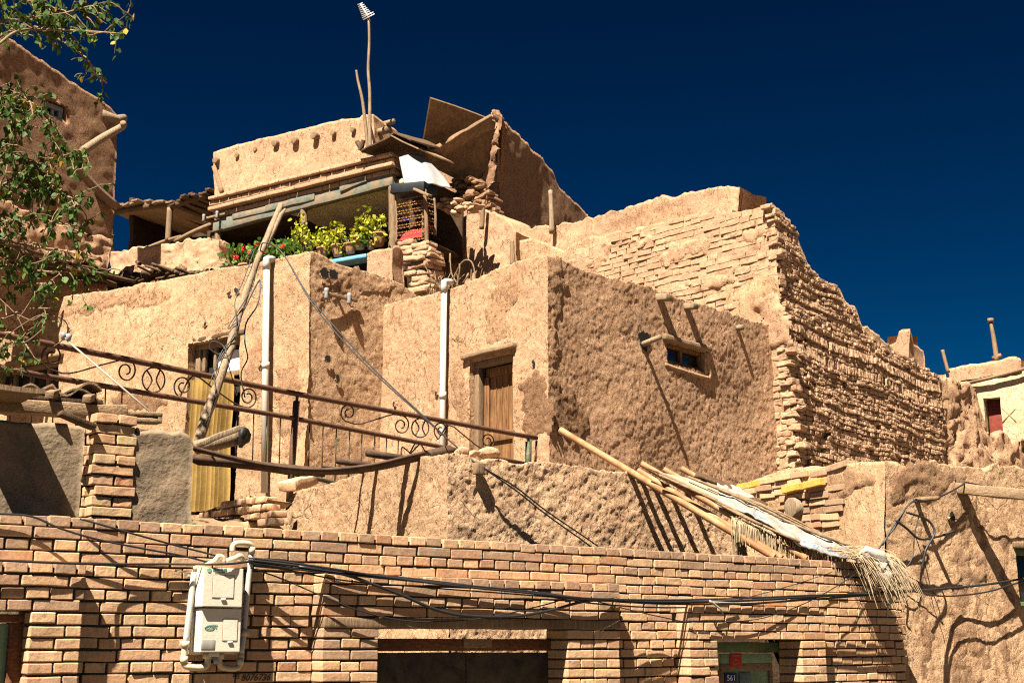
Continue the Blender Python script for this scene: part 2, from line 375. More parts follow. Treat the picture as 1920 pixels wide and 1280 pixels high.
YBRICK = plain('yellow_painted_brick', (.46, .27, .05), .8, .2, 14, .006, dirt=(.42, .27, .15), dfac=.6)
def leafmat(name, a, b, c):
    g = NT(name); t = g.attr(); col = g.ramp(t, [(0, a), (.75, b), (1, c)]); m = g.done(col, .55, None, spec=.15)
    tr = g.n('ShaderNodeBsdfTranslucent'); g.link(col, tr.inputs[0]); ms = g.n('ShaderNodeMixShader'); ms.inputs[0].default_value = .3
    g.link(g.b.outputs[0], ms.inputs[1]); g.link(tr.outputs[0], ms.inputs[2]); g.link(ms.outputs[0], g.N['Material Output'].inputs[0]); return m
LEAF_T = leafmat('tree_leaf', (.026, .058, .012), (.085, .15, .028), (.42, .25, .03))
LEAF_Y = leafmat('yellow_green_leaf', (.14, .18, .014), (.43, .42, .03), (.58, .46, .05))
LEAF_G = leafmat('geranium_leaf', (.035, .085, .015), (.12, .22, .03), (.30, .32, .05))
SOOT_SHADE = plain('soot_shade_plaster', (.05, .032, .02), .95, .35, 7, .012, spec=.05)  # interior shade is put into this near-black colour; the left ceiling is soot

g_ = NT('printed_sack'); n0 = g_.noise(9, 6, .7, .4); c_ = g_.mix(g_.ramp(n0, [(.45, 0.0), (.7, 1.0)]), (.25, .24, .22), (.17, .14, .105))
bl = g_.math('MULTIPLY', g_.ramp(g_.noise(3.2, 2, .5), [(.54, 0.0), (.58, 1.0)]), g_.ramp(g_.noise(34, 3, .6), [(.52, 0.0), (.56, 1.0)])); c_ = g_.mix(g_.math('MULTIPLY', bl, .8), c_, (.06, .12, .25))
SACK2 = g_.done(c_, .8, g_.bump(g_.noise(45, 4, .6), .006, .8), spec=.1)

MUD_PATCH = mud('coarse_brown_mud', (.29, .17, .10), .4, 1.5, 1.5, patch=.4)
MUD_PALE = mud('fallen_plaster_mud', (.39, .24, .145), .4, 1.1, 1.3, patch=.3)
ADOBE_DK = brickmat('brown_adobe', [(0, (.24, .14, .085)), (.5, (.30, .18, .11)), (1, (.36, .22, .135))], (.24, .145, .085), 1.8)

EARTH = plain('trodden_earth', (.17, .115, .07), .95, .25, 3, .02, spec=.05)
SKYTINT = (.0004, .0206, .0221, 1)
# ================================================================ plan of the place (camera eye is z = 0, the street lies at z = -2)
STREET = -2.0
BW = Plane(at(237, 1211, 7.35), 37)                    # brick facade, main face
BF = BW.shifted(.12)                                   # its pilasters and door surrounds
LM_C = at(838, 930, 9.95); LMB = Plane(LM_C, 40); LMA = Plane(LM_C, -50)
H1_C = at(1030, 640, 16.6); H1A = Plane(H1_C, -47); H1B = Plane(H1_C, 48)
H0_C = at(579, 640, 18.2); H0A = Plane(H0_C, -34); H0B = Plane(H0_C, 45)
T_b = at(1498, 880, 20.4); TA = Plane(T_b, -45); T_t = TA.hit(1450, 382); TBp = Plane(T_b, 53, T_t)
UA = TA.shifted(-.35)
RH_C = at(1664, 1000, 11.85); RHB = Plane(RH_C, 30); RHA = Plane(RH_C, -60)
RR_A = Plane(TA.hit(970, 450)+TA.n*.10, -43)                  # rubble wall left of the stakes
VF = Plane(at(745, 320, 25.5), -33)                    # verandah front
VU = VF.shifted(-.35)                                  # upper room above it
ULP = Plane(at(213, 300, 24.0), 57)                    # tall house at the upper left
FHA = Plane(at(1850, 750, 33.0), -35)
RAIL0 = at(0, 625, 10.5); RAIL1 = at(1005, 820, 15.75)
RT_d = RAIL1-RAIL0; RTH = math.degrees(math.atan2(RT_d[1], RT_d[0])); RAILP = Plane(RAIL0, RTH)

# ---------------------------------------------------------------- ground
def sheet(name, pts, mat, res=24, amps=None):
    mb = MB(); a, b, c, d = [np.array(p, float) for p in pts]; s = np.linspace(0, 1, res)[:, None, None]; t = np.linspace(0, 1, res)[None, :, None]
    G = (a*(1-t)+b*t)*(1-s)+(d*(1-t)+c*t)*s; G = rough(G.reshape(-1, 3), amps).reshape(G.shape); mb.grid(G)
    o = mb.build(name, mat); o['kind'] = 'structure'; return o
sheet('street', [(-1500, -1500, STREET), (1500, -1500, STREET), (1500, 3000, STREET), (-1500, 3000, STREET)], SOIL, 8)
# hillside: terraces rising behind the facade
mb = MB(); rows = []
prof = [(.30, STREET-.05), (.42, -.9), (1.6, -.6), (2.6, .5), (3.6, 1.1), (6.5, 1.35), (10.5, 1.5), (13, 2.0), (16, 2.4), (20, 3.2), (28, 3.6), (60, 3.6), (120, -2.1)]
for (d, z) in prof:
    c = BW.o-BW.n*d; rows.append([np.array([*(c+BW.u*k)[:2], z]) for k in np.linspace(-40, 60, 90)])
G = np.array(rows); G = rough(G.reshape(-1, 3), ((.7, .12), (3, .03))).reshape(G.shape); mb.grid(G); o = mb.build('hillside', EARTH); o['kind'] = 'structure'

# ---------------------------------------------------------------- brick facade
CH = .063; v_r1 = BW.uv(237, 995.1)[1]; VT = v_r1+.058
uM = lambda x, y=1150: BW.uv(x, y)[0]
uF = lambda x, y=1200: BF.uv(x, y)[0]
U_R = uM(1697, 1150)
U_L = uM(-420, 1100)
surr = [  # left u, right u, first row, opening u0, u1, first open row
    (U_L, uF(156, 1160), 5, uF(-190, 1200), uF(53, 1200), 9),
    (uF(604, 1200), uF(1163, 1200), 5, uF(710, 1240), uF(1064, 1240), 9),
    (uF(1292, 1210), uF(1549, 1210), 7, uF(1348, 1240), uF(1504, 1240), 11)]
facade = thing('brick_facade', 'low street facade of pale brown fired brick with raised pilasters around its doors', 'brick wall', (BW.P(2.0, 0, 0)[0], BW.P(2.0, 0, 0)[1], STREET))
mb = MB(); rg = np.random.default_rng(3)
NR = 36
def lay(row, u0, u1, n, depth, header, wob=.003):
    v1 = VT-(row-1)*CH; v0 = v1-.053; pitch = .1255 if header else .252
    u = u0-(rg.uniform(0, pitch) if row != 0 else 0)
    first = True
    while u < u1-.02:
        L = pitch
        if not header and rg.random() < .10: L = .127
        a, b = max(u, u0), min(u+L-.0115*rg.uniform(.7, 1.4), u1)
        if b-a > .03:
            t = rg.random()*.80; t = .80+.2*rg.random() if (row <= 2 and rg.random() < .75) or (row == 3 and rg.random() < .55) or (n > .05 and row in (5, 6, 7, 8) and rg.random() < .45) else t; r = .003+.003*rg.random()
            cx = (a+b)/2; p = BW.P(cx, (v0+v1)/2+rg.normal(0, .002), n-depth/2+rg.normal(0, wob))
            th = rg.normal(0, .008); ax = unit(BW.u+BW.v*th+BW.n*rg.normal(0, .012)); az = unit(BW.v-ax*(BW.v@ax)); 
            mb.box(p, ax, np.cross(az, ax), az, (b-a, depth, .053+rg.normal(0, .0015)), r, (2 if header else 4, 1, 1), ((8, .0022), (60, .0008)), t)
        u += L
for k in range(1, NR):
    hdr = k % 2 == 1
    cuts = sorted([(s[0], s[1]) for s in surr if k >= s[2]])
    u = U_L
    for a, b in cuts+[(U_R, None)]:
        if a > u+.03: lay(k, u, a, 0, .115, hdr)
        if b is not None: u = max(u, b)
    for s in surr:
        if k < s[2]: continue
        if k < s[5]:
            if s is surr[1] and k == 9-0 and False: continue
            if s is surr[1] and k == 8: pass
            if not (s is surr[1] and k == s[5]): lay(k, s[0], s[1], .12, .235, hdr)
        else:
            if s is surr[1] and k == 9: continue          # the lintel takes this course
            for a, b in ((s[0], s[3]), (s[4], s[1])):
                if b-a > .05:
                    # pier bricks: whole header/stretcher pieces, ends flush with the pier faces
                    n_ = max(1, round((b-a)/(.127 if hdr else .25))) if (b-a) < 2 else 0
                    if n_: 
                        w = (b-a)/n_
                        if not hdr and n_ == 1: w1 = [(a, a+(b-a)*.68), (a+(b-a)*.68, b)]
                        else: w1 = [(a+w*i, a+w*(i+1)) for i in range(n_)]
                        for (x0, x1) in w1:
                            v1 = VT-(k-1)*CH
                            mb.box(BW.P((x0+x1)/2, v1-.0265+rg.normal(0, .002), .12-.1175+rg.normal(0, .003)), BW.u, -BW.n, BW.v, (x1-x0-.009, .235, .053), .006, (3, 1, 1), ((8, .0022), (60, .0008)), rg.random())
                    else: lay(k, a, b, .12, .235, hdr)
mb.build('brickwork', BRICK, facade, smooth=False)
mb = MB()   # mortar core, set back from the brick faces
def core(u0, u1, v0, v1, n, d): mb.box(BW.P((u0+u1)/2, (v0+v1)/2, n-d/2), BW.u, -BW.n, BW.v, (u1-u0, d, v1-v0), .004)
VB = STREET-BW.o[2]
edges = [U_L]; 
prev = U_L
for s in surr:
    if s[0] > prev: core(prev, s[0]+.02, VB, VT-.02, -.026, .19)
    vo = VT-(s[5]-1)*CH
    core(s[0]+.012, s[1]-.012, vo+.012, VT-.021, -.0265, .188) if True else None
    core(s[0]+.013, s[1]-.013, vo+.013, VT-(s[2]-1)*CH-.012, .094, .12)
    for a, b in ((s[0], s[3]), (s[4], s[1])):
        if b-a > .05: core(a+.012, b-.012, VB, vo+.02, .0935, .21)
    prev = s[1]-.02
core(prev, U_R-.01, VB, VT-.0195, -.0262, .19)
mb.build('mortar', MORTAR, facade, smooth=False)
# timber lintel over the gate
s = surr[1]; v1 = VT-8*CH+.004
mb = MB(); mb.box(BW.P((s[0]+s[1])/2+.004, v1-.03, .005), BW.u+BW.v*.004, -BW.n, BW.v, (s[1]-s[0]-.012, .245, .064), .008, (24, 2, 2), ((5, .006), (26, .002))); mb.build('lintel', WOOD_G, facade)
# gate of two sheet leaves under a red-brown rail
def rectbox(mb, pl, x0, y0, x1, y1, n, d, r=.004, zb=None, mid=(4, 1, 1), amps=None, tint=None):
    a = pl.uv(x0, y0); b = pl.uv(x1, y1); u0, u1 = a[0], b[0]; vt, vb = a[1], b[1]
    if zb is not None: vb = zb-pl.o[2]
    mb.box(pl.P((u0+u1)/2, (vt+vb)/2, n-d/2), pl.u, -pl.n, pl.v, (abs(u1-u0), d, vt-vb), r, mid, amps, tint)
GP = BW.shifted(-.06)
gate = MB(); rectbox(gate, GP, 700, 1196, 1066, 1219, .0, .09, .006, amps=((5, .004),)); fr = gate.build('gate_frame', WOOD_R, facade)
g = MB(); rectbox(g, GP, 1043, 1219, 1068, 1260, -.005, .08, zb=STREET); g.build('gate_post', WOOD_R, facade)
g = MB(); rectbox(g, GP, 868, 1197, 921, 1214, .012, .012, .002); g.build('wood_patch', WOOD_X, facade)
for x0, x1 in ((704, 877), (880, 1042)):
    g = MB(); rectbox(g, GP, x0, 1222, x1, 1260, -.03, .03, zb=STREET+.03, mid=(10, 1, 10), amps=((3, .006),)); g.build('gate_leaf', GATEP, facade)
# green door standing ajar
GD = BW.shifted(-.12)
g = MB(); rectbox(g, GD, 1344, 1203, 1496, 1222, 0, .09, .005, amps=((6, .003),)); rectbox(g, GD, 1476, 1222.5, 1492, 1260, -.003, .088, zb=STREET); dfr = g.build('door_frame', GREENP, facade)
g = MB(); rectbox(g, GD, 1493, 1203, 1512, 1260, .004, .10, zb=STREET); g.build('side_post', WOOD_R, facade)
dl = MB(); LP = Plane(GD.hit(1352, 1260)-GD.n*.02, 37-5)
rectbox(dl, LP, 1352, 1225, 1448, 1243, 0, .035); rectbox(dl, LP, 1358, 1256, 1444, 1270, -.012, .02, zb=STREET+.05); leaf = dl.build('door_leaf', GREENL, facade)
dl = MB(); rectbox(dl, LP, 1352, 1243.5, 1448, 1255.5, .004, .036); rectbox(dl, LP, 1442, 1256, 1449, 1270, .003, .036, zb=STREET+.05); rectbox(dl, LP, 1350, 1256, 1357.5, 1270, .003, .036, zb=STREET+.05); dl.build('door_rail', WOOD_X, leaf)
def text3d(s, pl, x, y, height, mat, parent, name='lettering', n=.003, align='CENTER', shear=0.0, depth=.0006):
    cu = bpy.data.curves.new('txt', 'FONT'); cu.body = s; cu.size = height; cu.extrude = depth; cu.align_x = align; cu.shear = shear; cu.resolution_u = 3
    to = bpy.data.objects.new('txt', cu); COL.objects.link(to); bpy.context.view_layer.update()
    me = bpy.data.meshes.new_from_object(to.evaluated_get(bpy.context.evaluated_depsgraph_get()))
    V = np.array([v.co[:] for v in me.vertices]); Fc = [tuple(p.vertices) for p in me.polygons]
    bpy.data.objects.remove(to); bpy.data.curves.remove(cu); bpy.data.meshes.remove(me)
    a = pl.uv(x, y); mb = MB(); mb.add(pl.P(a[0]+V[:, 0], a[1]+V[:, 1], n+V[:, 2]), Fc); return mb.build(name, mat, parent, smooth=False)
NAVY = plain('navy_enamel', (.02, .025, .10), .4, .15, 12, .001); TXTW = plain('white_lettering', (.8, .8, .78), .5, .05, 9, .0005)
SLATE = plain('grey_green_plaque', (.09, .14, .14), .6, .2, 14, .002); REDPAP = plain('red_paper', (.36, .03, .02), .8, .25, 16, .002); TXTR = plain('pale_red_lettering', (.55, .25, .16), .7, .1, 9, .0005)
g = MB(); rectbox(g, LP, 1358, 1261, 1382, 1292, .006, .008, .002); pl_ = g.build('number_plate', NAVY, leaf)
NPP = LP.shifted(.006)
text3d('561', NPP, 1371, 1275, .058, TXTW, leaf, 'number')
text3d('门牌号', NPP, 1371, 1281, .016, plain('faint_lettering', (.25, .28, .45), .5, .1), leaf, 'small_lettering')
g = MB(); rectbox(g, LP, 1386, 1260, 1408.5, 1292, .004, .006, .002); g.build('plaque', SLATE, leaf)
FADE = plain('faded_lettering', (.24, .33, .33), .6, .1)
for i, s in enumerate(('安全标志', '吐峪沟乡', '公安局')): text3d(s, LP, 1397, 1268+i*6, .016, FADE, leaf, 'plaque_lettering', n=.006)
g = MB(); rectbox(g, LP, 1367, 1223.5, 1390, 1248.5, .009, .003, .001); g.build('paper_sticker', REDPAP, leaf)
for i, s in enumerate(('五好家庭', '光荣', '示范户')): text3d(s, LP, 1378.5, 1230+i*7.5, .017, TXTR, leaf, 'sticker_lettering', n=.0105)
g = MB(); rectbox(g, BW, 1325, 1170, 1660, 1260, -.55, .05, zb=STREET); g.build('passage_shade_panel', SOOT_SHADE, facade)  # dark panel added so the passage behind the door looks shaded
# left doorway
LD = BW.shifted(.02)
g = MB(); rectbox(g, LD, -170, 1148, 58, 1166, .0, .09); rectbox(g, LD, 20, 1166.5, 52, 1260, -.004, .085, zb=STREET); g.build('left_door_frame', WOOD_R, facade)
g = MB(); rectbox(g, LD, -170, 1167, 20, 1260, -.03, .03, zb=STREET+.02); g.build('left_door_leaf', GREENL, facade)
text3d('8076736', BW, 478, 1275, .052, BLACK, facade, 'chalked_number', n=.006, shear=.35)
text3d('电', BW, 441, 1271, .05, BLACK, facade, 'chalked_mark', n=.006, shear=.2)

# ---------------------------------------------------------------- low mud wall behind the facade
lm = thing('mud_wall', 'low clotted mud wall with a sharp lit corner just behind the brick facade', 'mud wall', (LM_C[0], LM_C[1], .5))
mb = MB()
slab(mb, LMB, [(838, 851), (870, 853), (900, 861), (940, 858), (985, 866), (1010, 866), (1060, 870), (1120, 882), (1190, 888), (1250, 905), (1310, 925), (1368, 958), (1372, 975)], [(838, 1090), (1374, 1100)], .014, .35, amps=((1.3, .03), (6, .006), (15, .005), (34, .0045), (70, .004)), capl=False, jag=.02, bz=-.1)
mb.build('wall', MUD_LM, lm); mb = MB()
slab(mb, LMA, [(512, 948), (560, 919), (600, 909), (640, 896), (690, 880), (740, 868), (775, 857), (838, 851)], [(512, 1040), (838, 1090)], .018, .35, amps=((1.3, .03), (6, .006), (15, .005), (34, .0045), (70, .004)), capr=False, jag=.012, bz=-.1)
mb.build('end_wall', MUD_A, lm)  # darker mud colour offsets the stronger sun on this end face
# ---------------------------------------------------------------- house in the middle
h1 = thing('mud_house', 'mud plastered house with an orange wooden door and two beams over a small window', 'house', (H1_C[0], H1_C[1], 1.4))
DOOR1 = [(884, 682), (966, 657), (966, 900), (884, 900)]
WIN1 = [(1249, 640), (1322, 660), (1322, 697), (1249, 678)]
mb = MB(); AM1 = ((.8, .045), (3.5, .008), (11, .005), (25, .005), (50, .004))
rA = slab(mb, H1A, [(709, 577), (760, 566), (800, 556), (845, 543), (900, 520), (960, 494), (1000, 484), (1028, 478)], [(705, 900), (1033, 930)], .022, .45, [DOOR1], AM1, capr=False, jag=.012, bz=1.4)
rB = slab(mb, H1B, [(1028, 478), (1060, 489), (1110, 508), (1160, 520), (1215, 537), (1260, 555), (1320, 572), (1380, 593), (1440, 608), (1466, 616)], [(1033, 930), (1466, 930)], .022, .45, [WIN1], AM1, capl=False, jag=.03, bz=1.4)
mb.build('wall', MUD_H1, h1)
def hull(mb, A, B, xl, xr, ytop, zb, off=.3):
    """roof deck and rear walls that close a corner house behind its two visible faces"""
    c = A.o.copy(); ua = A.uv(xl, ytop)[0]; ub = B.uv(xr, ytop)[0]; pl = A.P(ua, 0, -off); pr = B.P(ub, 0, -off); cc = c-A.n*off-B.n*off
    far = pl+pr-cc; zt = min(A.hit(xl, ytop)[2], B.hit(xr, ytop)[2])-.12
    q = [cc, pr, far, pl]; Vt = [np.array([p[0], p[1], zt]) for p in q]; Vb = [np.array([p[0], p[1], zb]) for p in q]
    mb.add(Vt+Vb, [(0, 1, 2, 3), (1, 5, 6, 2), (2, 6, 7, 3), (7, 6, 5, 4)])
mb = MB(); hull(mb, H1A, H1B, 700, 1450, 612, 1.4, .46); mb.build('roof', MUD_A, h1)
# ---------------------------------------------------------------- house at the left
h0 = thing('mud_house', 'wide mud house with a curtained doorway and a white drainpipe near its rounded corner', 'house', (H0_C[0], H0_C[1], 1.4))
DOOR0 = [(346, 643), (447, 622), (447, 960), (346, 960)]; WIN0 = [(-60, 708), (112, 668), (112, 755), (-60, 780)]
mb = MB(); AM0 = ((.8, .06), (3, .012), (10, .006), (22, .005), (45, .004))
slab(mb, H0A, [(-130, 610), (0, 580), (90, 560), (180, 548), (250, 535), (330, 522), (400, 508), (480, 496), (540, 480), (585, 469)], [(-130, 1000), (573, 1000)], .03, .5, [DOOR0, WIN0], AM0, capr=False, jag=.012, bz=1.4, hdepth=.28)
slab(mb, H0B, [(585, 469), (600, 472), (620, 482), (650, 497), (690, 510), (720, 522), (750, 536), (775, 556)], [(573, 1000), (780, 1000)], .025, .5, (), AM0, capl=False, jag=.012, bz=1.4)
mb.build('wall', MUD_A, h0)
mb = MB(); hull(mb, H0A, H0B, -130, 770, 590, 1.4, .51); mb.build('roof', MUD_A, h0)
# ---------------------------------------------------------------- tower of mud brick
tw = thing('adobe_house', 'tall crumbling mud brick house with stepped top and deeply eroded shaded side', 'house', (T_b[0], T_b[1], 2.0))
mb = MB(); AT = ((.7, .06), (3, .03), (9, .014))
def ledge(u, v): 
    return 0*u
slab(mb, TA, [(968, 452), (1000, 446), (1060, 470), (1100, 445), (1160, 432), (1215, 424), (1300, 405), (1395, 391), (1450, 381)], [(968, 800), (1498, 885)], .06, .5, (), AT, capr=False, jag=.02, bz=2.0)
T_top = [(1450, 381), (1470, 402), (1490, 432), (1497, 440), (1504, 470), (1518, 497), (1546, 525), (1576, 540), (1583, 566), (1606, 582), (1613, 612), (1640, 634), (1668, 652), (1700, 668), (1740, 690), (1768, 706)]
T_poly = T_top+[(1775, 880), (1498, 895)]
slab(mb, TBp.shifted(-.07), T_top, [(1498, 895), (1775, 880)], .06, .5, (), AT, capl=False, jag=.02, bz=2.0)
mb.build('wall', MUD_A, tw)
mb = MB()
courses(mb, TBp, T_poly, .079, .25, .013, (-.014, .014), .16, .012, ((2.2, .03), (7, .009), (18, .009), (42, .006)), .0, 11, soldier=(26, 29), drop=.035, jit=.22, vwave=.03, mid=(5, 2, 2), rowjit=.011)
mb.build('side_bricks', ADOBE, tw, smooth=False)
mb = MB()
courses(mb, TA, [(1020, 560), (1050, 515), (1085, 478), (1120, 455), (1165, 434), (1215, 424), (1300, 405), (1395, 391), (1450, 381), (1462, 478), (1380, 505), (1300, 527), (1225, 548), (1150, 560)], .098, .34, .010, (.018, .0225), .14, .006, ((6, .006), (16, .005), (40, .003)), 0, 12, drop=.0, vwave=.015, mid=(4, 1, 1), follow=AT)
courses(mb, TA, [(1215, 556), (1300, 528), (1380, 506), (1462, 478), (1468, 560), (1400, 575), (1330, 592)], .105, .36, .013, (.04, .075), .2, .010, ((5, .016), (16, .009), (40, .004)), 0, 13, drop=.02, vwave=.02, mid=(5, 1, 2)); mb.build('front_bricks', ADOBE, tw, smooth=False); mb = MB()
courses(mb, TA, [(1442, 655), (1478, 640), (1508, 888), (1452, 892)], .10, .27, .013, (.01, .075), .22, .012, ((4, .02), (13, .016), (40, .006)), 0, 14, mid=(4, 2, 2))
mb.build('corner_bricks', ADOBE, tw, smooth=False)
mb = MB(); q = [T_b-TA.n*.5-TBp.n*.55, TBp.hit(1768, 720)-TBp.n*.5, TBp.hit(1768, 720)-TBp.n*5, TA.hit(968, 452)-TA.n*.5]
Vt = [np.array([p[0], p[1], 4.1]) for p in q]; Vb = [np.array([p[0], p[1], 2]) for p in q]; mb.add(Vt+Vb, [(0, 1, 2, 3), (1, 5, 6, 2), (2, 6, 7, 3)]); mb.build('roof', MUD_A, tw)
# upper plastered wall standing behind the tower front
uw = MB(); UB = Plane(UA.hit(1387, 380), 50)
slab(uw, UA, [(972, 436), (1000, 428), (1040, 419), (1075, 413), (1100, 404), (1160, 388), (1225, 368), (1232, 362), (1270, 366), (1310, 358), (1350, 352), (1386, 345)], [(972, 520), (1386, 520)], .06, .8, (), AT, capr=True, jag=.03)
o = uw.build('parapet_wall', MUD_UP); tag(o, 'pale plastered parapet rising behind the brick courses of the tall adobe house', 'mud wall')
# ---------------------------------------------------------------- right foreground house
rh = thing('mud_house', 'streaky mud house wall at the right with a projecting plank and cable shadows', 'house', (RH_C[0], RH_C[1], STREET))
mb = MB(); AR = ((.9, .04), (3.5, .008), (11, .005), (26, .004), (55, .003)); WINR = [(1906, 1030), (1990, 1030), (1990, 1140), (1906, 1140)]
slab(mb, RHB, [(1655, 858), (1690, 866), (1740, 865), (1800, 868), (1860, 872), (1920, 880), (2100, 905), (2300, 930)], [(1700, 1500), (2300, 1500)], .018, .5, [WINR], AR, capl=False, jag=.03, bz=-.9)
slab(mb, RHA, [(1376, 922), (1440, 897), (1500, 882), (1560, 872), (1600, 862), (1655, 858)], [(1376, 1200), (1668, 1200)], .04, .45, (), AR, capr=False, jag=.01, bz=STREET)
mb.build('wall', MUD_R, rh)
mb = MB(); ua = RHA.uv(1376, 900)[0]; a = RHA.P(ua, 0, -.46); b = RHB.P(RHB.uv(2300, 930)[0], 0, -.51); cc = RH_C-RHA.n*.46-RHB.n*.51; f4 = a+b-cc; zt = 1.2
mb.add([np.array([p[0], p[1], zt]) for p in (cc, b, f4, a)]+[np.array([p[0], p[1], STREET]) for p in (cc, b, f4, a)], [(0, 1, 2, 3), (1, 5, 6, 2), (2, 6, 7, 3)]); mb.build('roof', MUD_A, rh)
mb = MB(); courses(mb, RHA.shifted(.0), [(1385, 935), (1440, 906), (1500, 890), (1560, 885), (1580, 930), (1560, 985), (1500, 1010), (1480, 985), (1470, 930)], .068, .235, .011, (.012, .03), .14, .004, ((8, .003), (40, .0015)), .0, 21, drop=.05, jit=.05, follow=AR); mb.build('exposed_brick', BRICK, rh, smooth=False)
# ---------------------------------------------------------------- rubble wall, lumps, far buildings
mb = MB(); slab(mb, RR_A, [(818, 392), (830, 385), (850, 372), (872, 378), (900, 388), (925, 398), (945, 408), (955, 425), (968, 436)], [(812, 640), (968, 640)], .05, .6, (), AT, jag=.05)
o = mb.build('mud_wall', MUD_UP); tag(o, 'broken mud wall between the chicken wire coop and the parapet with rubble on top', 'mud wall')
LUP = TBp.shifted(-.1); LUP.o = LUP.o.copy()
mb = MB(); LU = Plane(TBp.hit(1772, 800), 38)
slab(mb, LU, [(1758, 702), (1775, 706), (1800, 716), (1825, 720), (1838, 732), (1843, 760), (1850, 790), (1860, 812), (1866, 826)], [(1762, 890), (1868, 890)], .06, .8, (), ((.8, .12), (2.5, .06), (7, .05), (18, .03), (40, .012)), jag=.05)
o = mb.build('mud_buttress', MUD_H1); tag(o, 'rounded eroded mud buttress at the far end of the tall adobe side wall', 'buttress')
mb = MB(); slab(mb, LU.shifted(-.6), [(1850, 812), (1880, 820), (1920, 832), (2000, 845)], [(1850, 900), (2000, 900)], .07, .8, (), ((.8, .12), (2.5, .08), (7, .06), (18, .03), (40, .012)), jag=.06)
o = mb.build('rubble_bank', MUD_H1); tag(o, 'low bank of mud rubble at the right edge below the lime washed house', 'rubble')
fh = thing('mud_house', 'far lime washed house with a red shuttered window behind the eroded buttress', 'house', (*FHA.hit(1850, 800)[:2], 3))
mb = MB(); WINF = [(1846, 748), (1878, 742), (1878, 812), (1846, 812)]
slab(mb, FHA, [(1776, 720), (1820, 714), (1870, 708), (1915, 694), (2000, 676)], [(1776, 900), (2000, 900)], .09, .5, [WINF], ((1, .03), (5, .015)), jag=.01); mb.build('wall', MUD_FAR, fh)
mb = MB(); slab(mb, FHA.shifted(.06), [(1778, 690), (1800, 686), (1850, 679), (1905, 668), (1913, 672)], [(1778, 717), (1913, 694)], .09, .5, (), ((1, .03), (5, .03)), jag=.02); mb.build('parapet', MUD_UP, fh)
mb = MB(); rectbox(mb, FHA, 1846, 745, 1879, 815, -.25, .05); mb.build('window', plain('red_shutter', (.16, .03, .02), .7, .3, 9, .004), fh)
mb = MB(); mb.tube([FHA.hit(1816, 720)+FHA.n*.12, FHA.hit(1860, 710)+FHA.n*.14, FHA.hit(1925, 692)+FHA.n*.12], .05); mb.build('roof_beam', WOOD_G, fh)
TU = at(1703, 650, 29.0); TUA = Plane(TU, -48); TUB = Plane(TU, 50)
mb = MB(); slab(mb, TUA, [(1655, 655), (1664, 648), (1678, 642), (1680, 636), (1682, 620), (1690, 617), (1703, 617)], [(1655, 700), (1703, 720)], .08, .6, (), ((2, .05),), capr=False, jag=.02)
slab(mb, TUB, [(1703, 617), (1708, 630), (1713, 645), (1732, 660), (1735, 672)], [(1703, 720), (1735, 720)], .08, .6, (), ((2, .05),), capl=False, jag=.02)
o = mb.build('mud_turret', MUD_UP); tag(o, 'small pale mud turret poking above the far part of the eroded side wall', 'turret')
# ---------------------------------------------------------------- tall house at the upper left and its lower wall
ul = thing('mud_house', 'tall brown mud house behind the tree leaves with a small blue grey window', 'house', (*ULP.hit(213, 390)[:2], 3.5))
mb = MB(); WINU = [(85, 176), (122, 203), (122, 234), (85, 212)]
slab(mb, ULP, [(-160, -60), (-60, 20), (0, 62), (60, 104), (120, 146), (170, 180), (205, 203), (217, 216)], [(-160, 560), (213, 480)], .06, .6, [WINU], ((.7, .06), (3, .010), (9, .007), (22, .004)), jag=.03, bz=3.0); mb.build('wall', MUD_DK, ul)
ULW = Plane(at(205, 430, 22.6), 55)
mb = MB(); slab(mb, ULW, [(-60, 330), (0, 372), (60, 400), (120, 425), (205, 452)], [(-60, 620), (205, 600)], .05, .5, (), ((1, .06), (5, .04), (12, .015)), jag=.04)
o = mb.build('mud_wall', MUD_UP); tag(o, 'rough sloping mud wall under the tall house behind the tree branches', 'mud wall')
# ---------------------------------------------------------------- big dark wall behind, on the skyline
BDP = Plane(at(930, 300, 27.0), 62)
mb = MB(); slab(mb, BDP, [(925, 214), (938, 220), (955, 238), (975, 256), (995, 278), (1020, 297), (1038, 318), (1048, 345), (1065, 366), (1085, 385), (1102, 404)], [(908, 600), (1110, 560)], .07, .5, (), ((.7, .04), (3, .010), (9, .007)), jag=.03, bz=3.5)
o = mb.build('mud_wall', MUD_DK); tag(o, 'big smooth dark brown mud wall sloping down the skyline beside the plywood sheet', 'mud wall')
# ================================================================ doors, windows, pipes and beams of the houses
def frame4(mb, pl, u0, u1, v0, v1, w, n, d, r=.006, sides='LRTB'):
    if 'T' in sides: mb.box(pl.P((u0+u1)/2, v1-w/2, n-d/2), pl.u, -pl.n, pl.v, (u1-u0, d, w), r, (4, 1, 1), ((8, .004),))
    if 'B' in sides: mb.box(pl.P((u0+u1)/2, v0+w/2, n-d/2), pl.u, -pl.n, pl.v, (u1-u0, d, w), r, (4, 1, 1), ((8, .004),))
    lo, hi = v0+(w+.002 if 'B' in sides else 0), v1-(w+.002 if 'T' in sides else 0)
    for s, uu in (('L', u0+w/2), ('R', u1-w/2)):
        if s in sides: mb.box(pl.P(uu, (lo+hi)/2, n-d/2-.002), pl.u, -pl.n, pl.v, (w, d-.004, hi-lo), r, (1, 1, 6), ((8, .004),))
